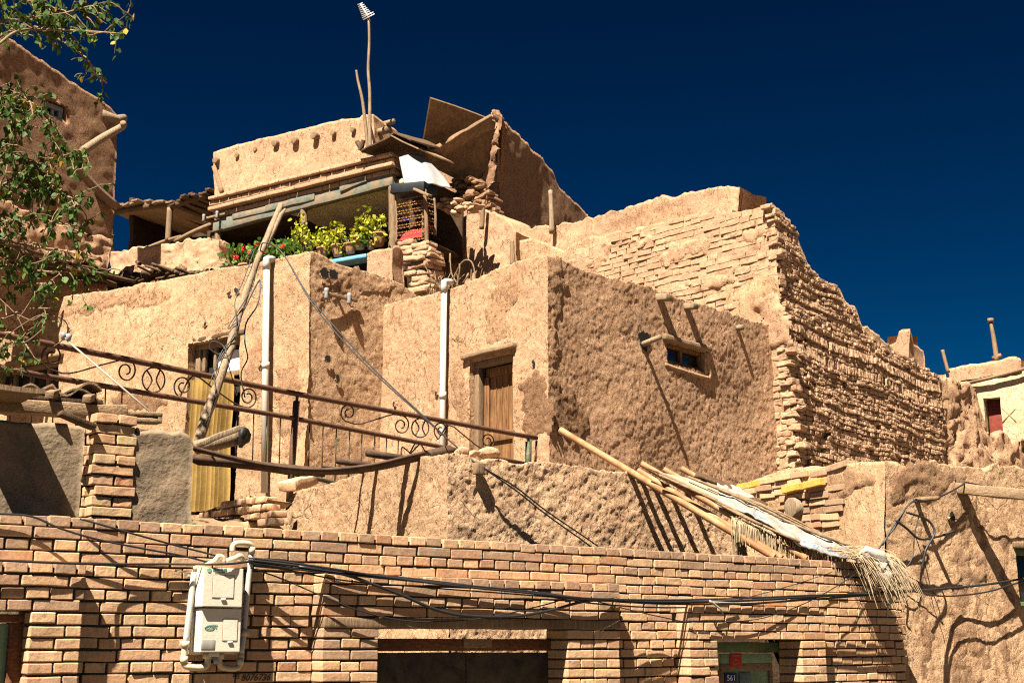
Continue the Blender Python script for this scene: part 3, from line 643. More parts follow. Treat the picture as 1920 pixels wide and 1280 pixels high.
# --- middle house: orange door
u0, u1, v0, v1 = rA[0]
fr = MB(); frame4(fr, H1A, u0+.01, u1-.01, v0, v1+.0, .085, -.035, .10, sides='LRT'); dfr = fr.build('door_frame', WOOD_G, h1)
fr = MB(); fr.plank(H1A.P(u0-.14, v1+.075, .03)-Z*0, H1A.P(u1+.05, v1+.085, .035), .14, .07, H1A.v, .015, 10, ((6, .008), (20, .003))); fr.build('door_lintel', WOOD_X, h1)
dl = MB(); a, b = u0+.10, u1-.10; vb = v0; vt = v1-.09; n = -.15
mid = (a+b)/2
dl.box(H1A.P((a+b)/2, (vt+vb)/2, n-.03), H1A.u, -H1A.n, H1A.v, (b-a, .03, vt-vb), .003, (4, 1, 8)); leaf1 = dl.build('door_leaf', WOOD_DOOR, h1)
dl = MB()
dl.box(H1A.P(a+.05, (vt+vb)/2, n+.005), H1A.u, -H1A.n, H1A.v, (.10, .03, vt-vb-.25), .004, (1, 1, 4))
for v in (vt-.95, vt-1.75): dl.box(H1A.P((a+b)/2+.05, v, n+.004), H1A.u, -H1A.n, H1A.v, (b-a-.11, .03, .13), .006, (4, 1, 1))
dl.box(H1A.P(b-.04, (vt+vb)/2, n+.003), H1A.u, -H1A.n, H1A.v, (.075, .028, vt-vb-.02), .004, (1, 1, 4)); dl.box(H1A.P((a+b)/2+.03, vt-.07, n+.002), H1A.u, -H1A.n, H1A.v, (b-a-.16, .026, .12), .005, (3, 1, 1))
for k in range(1, 4): dl.box(H1A.P(a+.10+(b-a-.18)*k/4, vt-.55, n-.012), H1A.u, -H1A.n, H1A.v, (.012, .012, .8), .003, (1, 1, 4))
dl.build('door_batten', WOOD_DOOR, leaf1)
dl = MB(); dl.box(H1A.P(a+.02, vt-1.28, n+.05), H1A.u, -H1A.n, H1A.v, (.16, .03, .05), .01); dl.tube([H1A.P(a-.02+.08*math.cos(t), vt-1.36+.07*math.sin(t), n+.06) for t in np.linspace(0, 2*PI, 14)], .010, 6); dl.build('door_latch', IRON, leaf1)
# window of the middle house
u0, u1, v0, v1 = rB[0]
fr = MB(); frame4(fr, H1B, u0-.02, u1+.02, v0-.015, v1+.015, .07, -.06, .08, sides='LRTB'); um = (u0+u1)/2-.02; fr.box(H1B.P(um, (v0+v1)/2, -.10), H1B.u, -H1B.n, H1B.v, (.06, .06, v1-v0-.12), .005, (1, 1, 3)); wf = fr.build('window_frame', WOOD_DOOR, h1)
g = MB(); g.box(H1B.P((u0+u1)/2, (v0+v1)/2, -.125), H1B.u, -H1B.n, H1B.v, (u1-u0-.02, .012, v1-v0-.02), .002); g.build('window_pane', GLASS, wf)
fr = MB(); fr.plank(H1B.P(u0-.08, v1+.05, .02), H1B.P(u1+.10, v1+.05, .03), .08, .09, H1B.v, .02, 10, ((6, .010), (20, .004))); fr.build('window_lintel', WOOD_X, h1)
sl_ = MB(); c = [(u1+.03, v1+.0), (u1+.10, v1-.25), (u1+.105, v0-.05), (u1+.02, v0-.085), (u0+.3, v0-.07), (u0-.06, v0-.05)]
sl_.tube(catmull([H1B.P(x, y, .0) for x, y in c], 5), .032, 9); sl_.build('mud_surround', MUD_A, h1)
# protruding roof beams and the peg in its hole
def stub(name, pl, x, y, L, r, mat, parent, drop=.0, side=0., square=False, inset=.15):
    mb = MB(); p = pl.hit(x, y); d = unit(pl.n+pl.u*side-Z*drop)
    if square: mb.plank(p-d*inset, p+d*L, r*2.4, r*1.5, Z, .012, 4, ((9, .008), (24, .004)))
    else: mb.tube([p-d*inset, p+d*L*.5, p+d*L*.97, p+d*L], [r, r, r*.97, r*.85], 10)
    return mb.build(name, mat, parent)
stub('roof_beam', H1B, 1237, 558, .17, .065, LOG, h1, .12, square=True); stub('roof_beam', H1B, 1286, 575, .18, .055, LOG, h1, .1, square=True); stub('roof_beam', H1B, 1381, 615, .12, .045, LOG, h1, .05)
mb = MB(); p = H1B.hit(1206, 646); mb.add(*(lambda k: (k[0], k[1]))(( [H1B.P(H1B.uv(1206, 640)[0]+.12*math.cos(t)*(1+.25*math.sin(3*t)+.1*math.sin(7*t+1)), H1B.uv(1206, 640)[1]+.16*math.sin(t)*(1+.15*math.cos(2*t)+.1*math.sin(8*t)), .022) for t in np.linspace(0, 2*PI, 36, endpoint=False)], [tuple(range(36))]))); mb.build('hole_shade', BLACK, h1, smooth=False)  # flat black patch stands in for the shade in the peg hole
d = unit(H1B.n*.62+H1B.u*-.0+Z*.22+np.array([.25, 0, 0])); p0 = H1B.hit(1203, 646)+H1B.n*.0
mb = MB(); mb.tube([p0-d*.1, p0+d*.15, p0+d*.30], [.04, .038, .036], 9); mb.build('wall_peg', LOG, h1)
# drainpipes
def drainpipe(pl, x0, y0, x1, y1, r, parent, off=.10, zb=None):
    mb = MB(); a = pl.hit(x0, y0)+pl.n*off; b = pl.hit(x1, y1)+pl.n*off
    if zb is not None: b = a+(b-a)*((zb-a[2])/(b[2]-a[2]))
    mb.tube([a, b], r, 16); mb.tube([a-Z*.12, a-Z*.02, a+Z*.035, a+Z*.05-pl.n*.03, a+Z*.058-pl.n*.08, a+Z*.058-pl.n*.14], [r*1.18, r*1.18, r*1.15, r*1.12, r*1.1, r*1.1], 16)
    m = a+(b-a)*.46; mb.tube([m-Z*.05, m+Z*.05], r*1.14, 16)
    return mb.build('drainpipe', PVC, parent)
drainpipe(H0A, 511, 494, 507, 925, .048, h0, .12)
drainpipe(H1A, 843, 536, 839.5, 860, .042, h1, .10, 1.5)
# --- left house: curtained doorway, window
def rect_of(pl, q):
    q = np.array([pl.uv(*p) for p in q]); u0, u1 = q[[0, 3], 0].mean(), q[[1, 2], 0].mean(); return u0, u1, q[[2, 3], 1].mean(), q[[0, 1], 1].mean()
u0, u1, v0, v1 = rect_of(H0A, DOOR0)
vt = v1-.02
fr = MB(); frame4(fr, H0A, u0+.02, u1-.02, 1.45-H0A.o[2], vt, .10, -.12, .10, sides='LRT'); vr = H0A.uv(400, 700)[1]
fr.box(H0A.P((u0+u1)/2, vr, -.17), H0A.u, -H0A.n, H0A.v, (u1-u0-.24, .07, .08), .005, (4, 1, 1)); fr.box(H0A.P(u0+.42, (vr+vt)/2, -.165), H0A.u, -H0A.n, H0A.v, (.05, .06, vt-vr-.2), .004, (1, 1, 3)); fr.box(H0A.P(u0+.19, (vr+vt)/2, -.165), H0A.u, -H0A.n, H0A.v, (.06, .06, vt-vr-.2), .004, (1, 1, 3)); df0 = fr.build('door_frame', WOOD_G, h0)
g = MB(); g.box(H0A.P((u0+u1)/2+.12, (vr+vt)/2-.07, -.20), H0A.u, -H0A.n, H0A.v, (u1-u0-.5, .01, (vt-vr)*.62), .002); g.build('transom_pane', plain('white_curtained_glass', (.62, .66, .70), .3, .08, 5, .002), df0)
g = MB(); g.box(H0A.P((u0+u1)/2, (1.4-H0A.o[2]+vt)/2, -.24), H0A.u, -H0A.n, H0A.v, (u1-u0-.1, .02, vt-1.4+H0A.o[2]), .002); g.build('doorway_shade', BLACK, df0)  # black panel in place of the shade inside the doorway
g = MB(); g.plank(H0A.P(u0-.05, vt+.03, -.05), H0A.P(u1+.03, vt+.035, -.05), .10, .08, H0A.v, .02, 8, ((6, .012),)); g.build('door_lintel', WOOD_D, h0)
# curtain: folded cloth
cu0, cu1 = H0A.uv(338, 800)[0], H0A.uv(428, 800)[0]; n_ = 150; s = np.linspace(0, 1, n_); rows = []
for k, v in enumerate(np.linspace(vr-.03, H0A.uv(395, 955)[1], 24)):
    ph = s*2*PI*11+.8*np.sin(s*9)+.15*k*np.sin(s*5)*.3; amp = .045+.018*np.sin(s*17)
    uu = cu0+(cu1-cu0)*s*(1+.015*math.sin(k*.4))+.012*np.cos(ph); rows.append(H0A.P(uu, np.full(n_, v), -.06+amp*np.sin(ph)*(.5+.5*min(1, k/5))))
mb = MB(); mb.grid(np.array(rows)[::-1]); o = mb.build('door_curtain', CURTAIN); tag(o, 'mustard yellow pleated curtain hanging in the doorway of the wide house', 'curtain')
u0, u1, v0, v1 = rect_of(H0A, WIN0)
fr = MB(); frame4(fr, H0A, u0+.02, u1-.02, v0, v1, .08, -.10, .10); 
for k in range(1, 5): fr.box(H0A.P(u1-.02-(u1-u0)*k/5.5, (v0+v1)/2, -.15), H0A.u, -H0A.n, H0A.v, (.07, .07, v1-v0-.17), .004, (1, 1, 3))
wf = fr.build('window_frame', WOOD_G, h0)
g = MB(); g.box(H0A.P((u0+u1)/2, (v0+v1)/2, -.20), H0A.u, -H0A.n, H0A.v, (u1-u0-.05, .012, v1-v0-.05), .002); g.build('window_pane', GLASS, wf)
g = MB(); g.plank(H0A.P(u0-.05, v1+.07, .04), H0A.P(u1+.08, v1+.05, .05), .12, .06, H0A.v, .015, 8, ((6, .012),)); g.build('window_lintel', WOOD_X, h0)
# holes and putlogs in the mud walls: flat black patches for the shade inside, with a crumbled rim
def hole_patch(pl, x, y, w, h, parent, seed=0):
    rg = np.random.default_rng(seed); c = pl.uv(x, y); th = np.linspace(0, 2*PI, 28, endpoint=False); rr = 1+.3*np.sin(th*2+rg.uniform(0, 6))*rg.random()+.2*rg.uniform(-1, 1, 28)
    mb = MB(); mb.add([pl.P(c[0]+w*rr[i]*math.cos(th[i]), c[1]+h*rr[i]*math.sin(th[i]), .018) for i in range(28)], [tuple(range(28))])
    mb.build('hole_shade', BLACK, parent, smooth=False)
    mb = MB(); mb.tube([pl.P(c[0]+w*1.12*rr[i]*.9*math.cos(th[i]), c[1]+h*1.12*rr[i]*.9*math.sin(th[i]), .004) for i in range(15, 27)], [.008+.010*rg.random() for _ in range(12)], 6); mb.build('hole_rim', MUD_A, parent)
for i, (x, y, w, h) in enumerate([(292, 607, .09, .06), (445, 546, .05, .05), (431, 551, .035, .035), (130, 617, .03, .04), (386, 608, .03, .03), (490, 690, .05, .035)]): hole_patch(H0A, x, y, w, h, h0, i)
for i, (x, y, w, h) in enumerate([(607, 512, .07, .09), (624, 515, .10, .06), (613, 672, .05, .05), (632, 709, .04, .05)]): hole_patch(H0B, x, y, w, h, h0, 20+i)
for i, (x, y, w, h) in enumerate([(1001, 685, .05, .06), (740, 757, .025, .03), (819, 738, .025, .025)]): hole_patch(H1A, x, y, w, h, h1, 40+i)
# --- insulator bracket on the rounded side of the left house
def bracket(name, label, p, d, L, nrm, group):
    t = thing(name, label, 'insulator', p, group); mb = MB(); a = p-d*L/2+nrm*.045; b = p+d*L/2+nrm*.045
    mb.plank(a, b, .04, .05, Z, .008, 4, ((9, .006),)); mb.tube([p-nrm*.05, p+nrm*.03], .02, 8); mb.build('crossbar', WOOD_X, t)
    for s in (.06, .72):
        q = a+(b-a)*s+nrm*.04; mb = MB(); mb.tube([q+Z*.07, q+Z*.06, q+Z*.02, q-Z*.02, q-Z*.08, q-Z*.09], [.022, .034, .034, .026, .038, .03], 12); mb.build('insulator', WSHEET, t)
        mb = MB(); mb.tube([q-Z*.08, q-Z*.13+d*.03, q-Z*.12+d*.08], .008, 6); mb.build('hook', IRON, t)
    return t
bracket('insulator_bracket', 'wooden bar with two white insulators on the shaded side of the wide house', H0B.hit(634, 557), H0B.u, .62, H0B.n, 'insulator brackets on the houses')
# --- upper left house: window and leaning poles
u0, u1, v0, v1 = rect_of(ULP, WINU)
fr = MB(); frame4(fr, ULP, u0+.02, u1-.02, v0, v1-.05, .08, -.05, .08, sides='LRTB'); fr.box(ULP.P((u0+u1)/2, (v0+v1)/2-.03, -.09), ULP.u, -ULP.n, ULP.v, (.06, .05, v1-v0-.22), .004); fr.box(ULP.P((u0+u1)/2, (v0+v1)/2+.1, -.087), ULP.u, -ULP.n, ULP.v, (u1-u0-.2, .05, .05), .004)
wf = fr.build('window_frame', plain('blue_grey_paint', (.16, .18, .20), .6, .2), ul)
g = MB(); g.box(ULP.P((u0+u1)/2, (v0+v1)/2, -.13), ULP.u, -ULP.n, ULP.v, (u1-u0-.03, .012, v1-v0-.03), .002); g.build('window_pane', GLASS, wf)
mb = MB(); a = ULP.hit(146, 287)+ULP.n*.12; b = ULP.hit(205, 245)+ULP.n*.35; c = at(231, 231, 23.6); mb.tube(catmull([a, (a+b)/2+Z*.02, b, c], 5), np.linspace(.085, .06, 16), 9); o = mb.build('projecting_pole', LOG); tag(o, 'bare pale pole sticking out from the shaded wall of the tall house', 'pole')
mb = MB(); mb.tube(catmull([ULP.hit(78, 228)+ULP.n*.15, ULP.hit(108, 275)+ULP.n*.18, ULP.hit(150, 340)+ULP.n*.2, ULP.hit(205, 392)+ULP.n*.2], 5), np.linspace(.06, .09, 16), 9); o = mb.build('bracing_pole', WOOD_G); tag(o, 'long dark pole slanting down across the shaded wall of the tall house', 'pole')
mb = MB(); a = ULP.hit(214, 224); mb.tube([a-ULP.u*.3, a+ULP.u*.05, a+ULP.u*.25+Z*.12], [.1, .1, .07], 9); mb.build('roof_beam', LOG, ul)
# --- plank and cable clamp on the right house
mb = MB(); p = RHB.hit(1797, 915); e = ray(1990, 934); e = e*((p+RHB.n*.85)@RHB.n/(e@RHB.n)); mb.plank(p-unit(e-p)*.1, e, .10, .095, Z, .01, 8, ((5, .008), (20, .003))); o = mb.build('wall_plank', WOOD_X, None); tag(o, 'pale squared timber jutting out of the streaky wall at the right edge', 'timber')
u0, u1, v0, v1 = rect_of(RHB, WINR)
fr = MB(); frame4(fr, RHB, u0-.0, u1, v0, v1, .06, -.02, .08); wf = fr.build('window_frame', GREENP, rh); g = MB(); g.box(RHB.P((u0+u1)/2, (v0+v1)/2, -.12), RHB.u, -RHB.n, RHB.v, (u1-u0-.02, .012, v1-v0-.02), .002); g.build('window_pane', GLASS, wf)
g = MB(); g.plank(RHB.P(u0-.03, v1+.03, .0), RHB.P(u1+.05, v1+.03, .0), .08, .06, Z, .01, 6, ((6, .008),)); g.build('window_lintel', WOOD_G, rh)
for i, (x, y, w, h) in enumerate([(1719, 893, .07, .05), (1790, 897, .03, .04), (1783, 968, .035, .04), (1846, 900, .04, .03)]): hole_patch(RHB, x, y, w, h, rh, 60+i)
# yellow painted coping bricks on the side wall, and the log end among the loose bricks
pts = [(1384, 914), (1406, 909), (1440, 902), (1473, 894), (1512, 887), (1552, 880), (1590, 868)]
for i in range(6):
    mb = MB(); a = RHA.hit(*pts[i])+RHA.n*.01; b = RHA.hit(*pts[i+1])+RHA.n*.01; e = unit(b-a); mb.plank(a+e*.008-RHA.n*.06, b-e*.008-RHA.n*.06, .16, .06, RHA.v, .006, 3, ((24, .003),), rng.random()); mb.build('coping_brick', YBRICK if i in (0, 1, 2) else BRICK, rh, smooth=False)
for (x0, y0, x1, y1) in ((1480, 920, 1513, 912), (1519, 912, 1552, 903)):
    mb = MB(); a = RHA.hit(x0, y0)+RHA.n*.03; b = RHA.hit(x1, y1)+RHA.n*.03; mb.plank(a, b, .14, .065, RHA.v, .006, 3, ((24, .003),)); mb.build('painted_brick', YBRICK, rh, smooth=False)
stub('log_end', RHA, 1497, 952, .10, .10, LOG, rh, 0, inset=.25)
# lime wash cross on the far house
mb = MB(); 
for (a, b) in (((1880, 765), (1905, 790)), ((1904, 766), (1880, 792))): mb.tube([FHA.hit(*a)+FHA.n*.03, FHA.hit(*b)+FHA.n*.03], .011, 6)
mb.build('red_cross_mark', plain('red_chalk', (.42, .19, .09), .9), fh)

# areas where the plaster has fallen or stained: thin ragged coats that follow the wall
def patch(name, pl, poly, mat, parent, amps, n=.012, cell=.022, seed=0):
    Q = np.array([pl.uv(*p) for p in poly]); u0, v0 = Q.min(0)-.05; u1, v1 = Q.max(0)+.05; nu, nv = int((u1-u0)/cell)+2, int((v1-v0)/cell)+2
    U, V = np.meshgrid(np.linspace(u0, u1, nu), np.linspace(v0, v1, nv)); w = vnoise(np.stack([U.ravel()*6+seed, V.ravel()*6, 0*U.ravel()+3], 1))+.5*vnoise(np.stack([U.ravel()*17+seed, V.ravel()*17, 0*U.ravel()], 1))
    inn = inpoly(Q, U.ravel()+w[:, 0]*.10, V.ravel()+w[:, 1]*.10).reshape(U.shape); edge = inn.astype(float); k = edge.copy()
    for _ in range(2): k = (k+np.roll(k, 1, 0)+np.roll(k, -1, 0)+np.roll(k, 1, 1)+np.roll(k, -1, 1))/5
    P = rough(pl.P(U.ravel(), V.ravel()), amps)+pl.n*((k.ravel()*n*1.6-.006)+np.abs(w[:, 2])*.012*k.ravel())[:, None]
    idx = np.arange(nu*nv).reshape(nv, nu); f = np.stack([idx[:-1, :-1], idx[:-1, 1:], idx[1:, 1:], idx[1:, :-1]], -1); keep = inn[:-1, :-1] | inn[1:, 1:]; fl = f[keep]
    if len(fl):
        used = np.unique(fl); mp_ = -np.ones(nu*nv, int); mp_[used] = np.arange(len(used)); mb = MB(); mb.add(P[used], mp_[fl]); return mb.build(name, mat, parent)
patch('stained_patch', H1B, [(1034, 712), (1050, 715), (1062, 740), (1085, 735), (1100, 770), (1108, 805), (1100, 840), (1070, 835), (1040, 800)], MUD_PATCH, h1, AM1, seed=1)
patch('stained_patch', H1B, [(1034, 500), (1055, 490), (1062, 530), (1050, 600), (1060, 660), (1040, 690)], MUD_PALE, h1, AM1, seed=2)
patch('fallen_patch', H1A, [(905, 600), (915, 560), (935, 535), (955, 525), (965, 560), (950, 600), (945, 635), (920, 640)], MUD_PALE, h1, AM1, .008, seed=3)
patch('fallen_patch', H1A, [(980, 720), (1000, 700), (1025, 705), (1035, 760), (1030, 820), (1000, 835), (978, 800)], MUD_PATCH, h1, AM1, .008, seed=4)
patch('fallen_patch', H1A, [(848, 680), (870, 672), (878, 720), (880, 800), (858, 790), (850, 740)], MUD_PALE, h1, AM1, .008, seed=5)
patch('fallen_patch', H0A, [(212, 745), (260, 735), (310, 750), (305, 770), (250, 775), (215, 768)], MUD_PATCH, h0, AM0, .008, seed=6)
patch('fallen_patch', H0A, [(462, 680), (488, 640), (500, 660), (492, 720), (470, 760), (460, 730)], MUD_PALE, h0, AM0, .008, seed=7)
patch('fallen_patch', H0A, [(520, 690), (560, 680), (575, 760), (560, 850), (530, 860), (520, 780)], MUD_PALE, h0, AM0, .008, seed=8)
patch('fallen_patch', H0A, [(20, 590), (120, 565), (240, 548), (330, 538), (320, 560), (200, 575), (100, 600)], MUD_PALE, h0, AM0, .006, seed=9)
patch('stained_patch', H0B, [(590, 480), (640, 500), (700, 525), (740, 545), (700, 560), (640, 560), (596, 580)], MUD_PALE, h0, AM0, .008, seed=10)
for i, (x0, w) in enumerate(((1722, 16), (1790, 26), (1828, 16), (1872, 20))):
    patch('streak_patch', RHB, [(x0, 890+i*25), (x0+w, 900+i*20), (x0+w*1.1, 1100), (x0+w*1.25, 1300), (x0+w*.1, 1300), (x0-w*.1, 1080)], MUD_PALE, rh, AR, .003, seed=20+i)
patch('fallen_patch', RHB, [(1670, 870), (1720, 870), (1760, 875), (1820, 880), (1800, 905), (1740, 920), (1690, 930), (1672, 960)], MUD_PALE, rh, AR, .005, seed=30)
patch('fallen_patch', RHA, [(1560, 885), (1610, 870), (1640, 880), (1600, 920), (1570, 960), (1530, 1000), (1500, 1030), (1480, 1010), (1530, 960)], MUD_PALE, rh, AR, .008, seed=31)

for i, poly in enumerate(([(1235, 470), (1290, 452), (1340, 440), (1330, 470), (1270, 492), (1238, 495)], [(1060, 500), (1100, 465), (1150, 450), (1140, 480), (1100, 520), (1070, 535)], [(1250, 545), (1330, 520), (1390, 500), (1380, 520), (1310, 545), (1260, 560)], [(1395, 430), (1440, 415), (1445, 440), (1400, 455)], [(1420, 565), (1470, 550), (1485, 640), (1440, 655)], [(1180, 452), (1230, 440), (1225, 455), (1185, 466)])):
    patch('mud_render', TA, poly, MUD_UP, tw, AT, .026, .03, seed=40+i)
def shell(mb, Ga, Gb, tint=None):
    r, c = Ga.shape[:2]; nA = r*c; idx = np.arange(nA).reshape(r, c); f = np.stack([idx[:-1, :-1], idx[:-1, 1:], idx[1:, 1:], idx[1:, :-1]], -1).reshape(-1, 4); fb = f[:, ::-1]+nA
    loop = np.concatenate([idx[0, :-1], idx[:-1, -1], idx[-1, :0:-1], idx[:0:-1, 0]]); nx = np.roll(loop, -1); fs = np.stack([loop, loop+nA, nx+nA, nx], -1)
    mb.add(np.concatenate([Ga.reshape(-1, 3), Gb.reshape(-1, 3)]), np.concatenate([f, fb, fs]), tint)
# ================================================================ verandah house at the top
vh = thing('verandah_house', 'mud house with a row of beam ends over an open brick edged verandah', 'house', (*VF.hit(570, 460)[:2], 4.0))
VB_ = Plane(VU.hit(699, 250), 56)
mb = MB(); AV = ((.8, .05), (3, .02), (9, .008))
slab(mb, VU, [(400, 283), (430, 274), (480, 264), (540, 247), (600, 233), (660, 220), (676, 218), (677, 213), (699, 211)], [(403, 420), (699, 360)], .06, .5, (), AV, capr=False, jag=.008)
slab(mb, VB_, [(699, 211), (715, 224), (740, 243), (765, 262), (790, 282), (820, 305)], [(699, 360), (830, 380)], .06, .5, (), AV, capl=False, jag=.01)
mb.build('upper_wall', MUD_UP, vh)
for i, (x, y) in enumerate([(408, 301), (445, 291), (480, 279), (519, 269), (555, 264), (592, 255), (625, 249), (662, 243)]):
    stub('beam_end', VU, x, y+1, .09 if i in (0, 3, 4, 5) else .04, .085 if i in (0, 3, 4, 5) else .06, WOOD_G, vh)
stub('beam_end', VB_, 711, 248, .22, .08, LOG, vh); stub('beam_end', VB_, 727, 231, .18, .06, LOG, vh)
# cornice of projecting brick courses
def strip_px(mb, pl, x0, y0, x1, y1, h, n, d, mat_r=.01, amps=((8, .008),), bl=.30, rgs=5):
    a = pl.uv(x0, y0); b = pl.uv(x1, y1); rg = np.random.default_rng(rgs); L = b[0]-a[0]; u = 0
    while u < L-.05:
        w = min(bl*rg.uniform(.85, 1.15), L-u); f = (u+w/2)/L; v = a[1]+(b[1]-a[1])*f
        sl2 = math.atan2(b[1]-a[1], L); ax = pl.u*math.cos(sl2)+pl.v*math.sin(sl2); az = unit(pl.v-ax*(ax@pl.v))
        mb.box(pl.P(a[0]+u+w/2, v-h/2, n-d/2), ax, np.cross(az, ax), az, (w-.012, d, h-.008), mat_r, (3, 1, 1), amps, rg.random()); u += w
mb = MB()
strip_px(mb, VF, 400, 372, 742, 288, .075, .16, .5, rgs=1)
strip_px(mb, VF, 397, 381, 744, 297, .10, .09, .45, rgs=2, bl=.5)
strip_px(mb, VF, 399, 392, 744, 306, .09, .16, .5, rgs=3, bl=.9)
strip_px(mb, VF, 401, 402, 742, 316, .10, .05, .4, rgs=4, bl=.42)
mb.build('brick_cornice', ADOBE, vh)
mb = MB(); a = VF.hit(402, 414)+VF.n*.03; b = VF.hit(738, 324)+VF.n*.03
mb.plank(a-VF.n*.08-Z*.13, b-VF.n*.08-Z*.13, .16, .26, Z, .01, 14, ((4, .012), (14, .004))); fb = mb.build('fascia_beam', TEAL, vh)
for (p, q, w, n) in (((500, 391), (592, 368), .17, .055), ((640, 356), (690, 337), .11, .06), ((438, 408), (500, 393), .13, .05)):
    mb = MB(); mb.plank(VF.hit(*p)+VF.n*n-VF.n*.025, VF.hit(*q)+VF.n*n-VF.n*.025, .05, w, Z, .006, 6, ((5, .01),)); mb.build('fascia_board', TEAL, vh)
# ceiling, rear wall and floor of the verandah
D = 1.75
def back(x, y, d): return VF.hit(x, y)-VF.n*d
A1 = back(402, 432, .12); B1 = back(742, 341, .12); A2 = A1-VF.n*D; B2 = B1-VF.n*D
Lc = np.linalg.norm(B1-A1)
for f0, f1, mt in ((-.06, .40, SOOT_SHADE), (.402, 1.06, STONEW)):
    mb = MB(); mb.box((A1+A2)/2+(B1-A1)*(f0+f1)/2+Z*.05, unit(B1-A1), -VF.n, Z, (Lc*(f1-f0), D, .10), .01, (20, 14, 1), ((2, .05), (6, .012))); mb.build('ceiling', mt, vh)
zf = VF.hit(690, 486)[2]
mb = MB(); c = (A2+B2)/2; c = np.array([c[0], c[1], (zf-1.5+A1[2])/2]); mb.box(c, VF.u, -VF.n, Z, (np.linalg.norm(B1-A1)+.6, .3, A1[2]-zf+1.4), .01, (10, 1, 6), ((2, .05),)); mb.build('rear_wall', SOOT_SHADE, vh)
mb = MB(); courses(mb, VF.shifted(-D-.05), [(560, 372), (760, 330), (760, 470), (560, 480)], .10, .3, .018, (.03, .08), .12, .02, ((9, .012),), 0, 5); mb.build('rear_bricks', plain('shade_brown_adobe', (.16, .095, .055), .95, .25, 10, .01), vh)  # brick colour darkened to hold the shade inside the verandah
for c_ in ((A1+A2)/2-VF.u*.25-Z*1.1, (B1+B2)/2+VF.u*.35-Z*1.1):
    mb = MB(); mb.box(c_, VF.u, -VF.n, Z, (.25, D, 2.4), .01, (1, 8, 8), ((2, .05),)); mb.build('side_wall', SOOT_SHADE, vh)
cc = (A1+B2)/2; mb = MB(); mb.box(np.array([cc[0], cc[1], zf-.25]), VF.u, -VF.n, Z, (np.linalg.norm(B1-A1)+.4, D, .2), .02); mb.build('floor', SOOT_SHADE, vh)
for (x0, y0, x1, y1, r) in ((731, 322, 733, 486, .085), (565, 380, 566, 490, .075), (404, 421, 404, 475, .07)):
    mb = MB(); a = back(x0, y0, .06); b = back(x1, y1, .06); mb.tube(catmull([a, a*.6+b*.4+VF.u*.02, b], 5), np.linspace(r, r*1.1, 11), 10); mb.build('post', WOOD_G, vh)
mb = MB(); a = VF.hit(600, 503)+VF.n*.12; b = VF.hit(703, 485)+VF.n*.12; mb.plank(a, b, .34, .08, Z, .01, 6, ((6, .008),)); led = mb.build('ledge', BLUE, vh)
# slipped roof boards over the end of the verandah
t = thing('roof_board_pile', 'slipped dark roof boards lying over the end of the brick cornice', 'boards', VF.hit(760, 290))
N5 = VF.n*.35
for i, (p, q, dep, dz, oz) in enumerate((((698, 291), (752, 264), 1.1, .10, 0), ((735, 276), (758, 262), 1.3, .02, .05), ((752, 263), (803, 289), 1.2, .05, .02), ((757, 261), (790, 277), 1.0, .12, .07))):
    a = VF.hit(*p)+N5+Z*oz; b = VF.hit(*q)+N5+Z*oz; s = np.linspace(0, 1, 8); G = np.array([[a*(1-x)+b*x-VF.n*dep*y+Z*dz*y for x in s] for y in s]); G = rough(G.reshape(-1, 3), ((1.5, .05), (5, .015))).reshape(G.shape); mb = MB(); shell(mb, G, G-Z*.03, rng.random()); mb.build('board', WOOD_D if i != 2 else WOOD_G, t, smooth=False)
# television aerial on a bent pole and a stick beside it
def stickpath(pl, pts, off): return catmull([pl.hit(*p)+pl.n*off for p in pts], 5)
t = thing('television_aerial', 'comb shaped aerial on a tall bent pole above the verandah house', 'aerial', VF.hit(702, 290))
mb = MB(); P_ = stickpath(VF, [(703, 288), (702, 240), (702, 180), (699, 135), (701, 85), (700, 42)], .15); mb.tube(P_, np.linspace(.040, .026, len(P_)), 8); mb.build('pole', LOG, t)
mb = MB(); a = VF.hit(684, 13)+VF.n*.15; b = VF.hit(703, 41)+VF.n*.2; mb.tube([a, b], .012, 6)
for k in range(9):
    c = a+(b-a)*(k/8); L = .07+.02*k/2 if k < 7 else .15; mb.tube([c-VF.u*L-VF.u*0-Z*.0, c+VF.u*L+Z*.05*(1 if k > 6 else 0)], .011, 5)
mb.build('elements', ALU, t)
mb = MB(); P_ = stickpath(VF, [(697, 288), (692, 235), (686, 190), (678, 155), (675, 136)], .12); mb.tube(P_, np.linspace(.042, .022, len(P_)), 7); o = mb.build('wooden_stick', WOOD_G); tag(o, 'short dark stick leaning on the roof edge beside the aerial pole', 'stick')
mb = MB(); P_ = stickpath(VF, [(687, 274), (692, 283), (699, 292)], .3); mb.tube(P_, .05, 7); P_ = stickpath(VF, [(700, 272), (697, 285), (694, 292)], .33); mb.tube(P_, .05, 7); o = mb.build('stick_stump', WOOD_D); tag(o, 'broken dark stump at the foot of the aerial pole on the cornice', 'stump')
bracket('insulator_bracket', 'rusty bar with white insulators on the left end of the teal fascia beam', VF.hit(408, 407), VF.u, .62, VF.n*1.8, 'insulator brackets on the houses')
mb = MB(); mb.plank(VU.hit(404, 312)+VU.n*.06, VU.hit(423, 362)+VU.n*.12, .10, .04, VU.n, .006, 4, ((6, .01),)); o = mb.build('leaning_board', WOOD_X); tag(o, 'thin pale board leaning on the left end of the beam end wall', 'board')
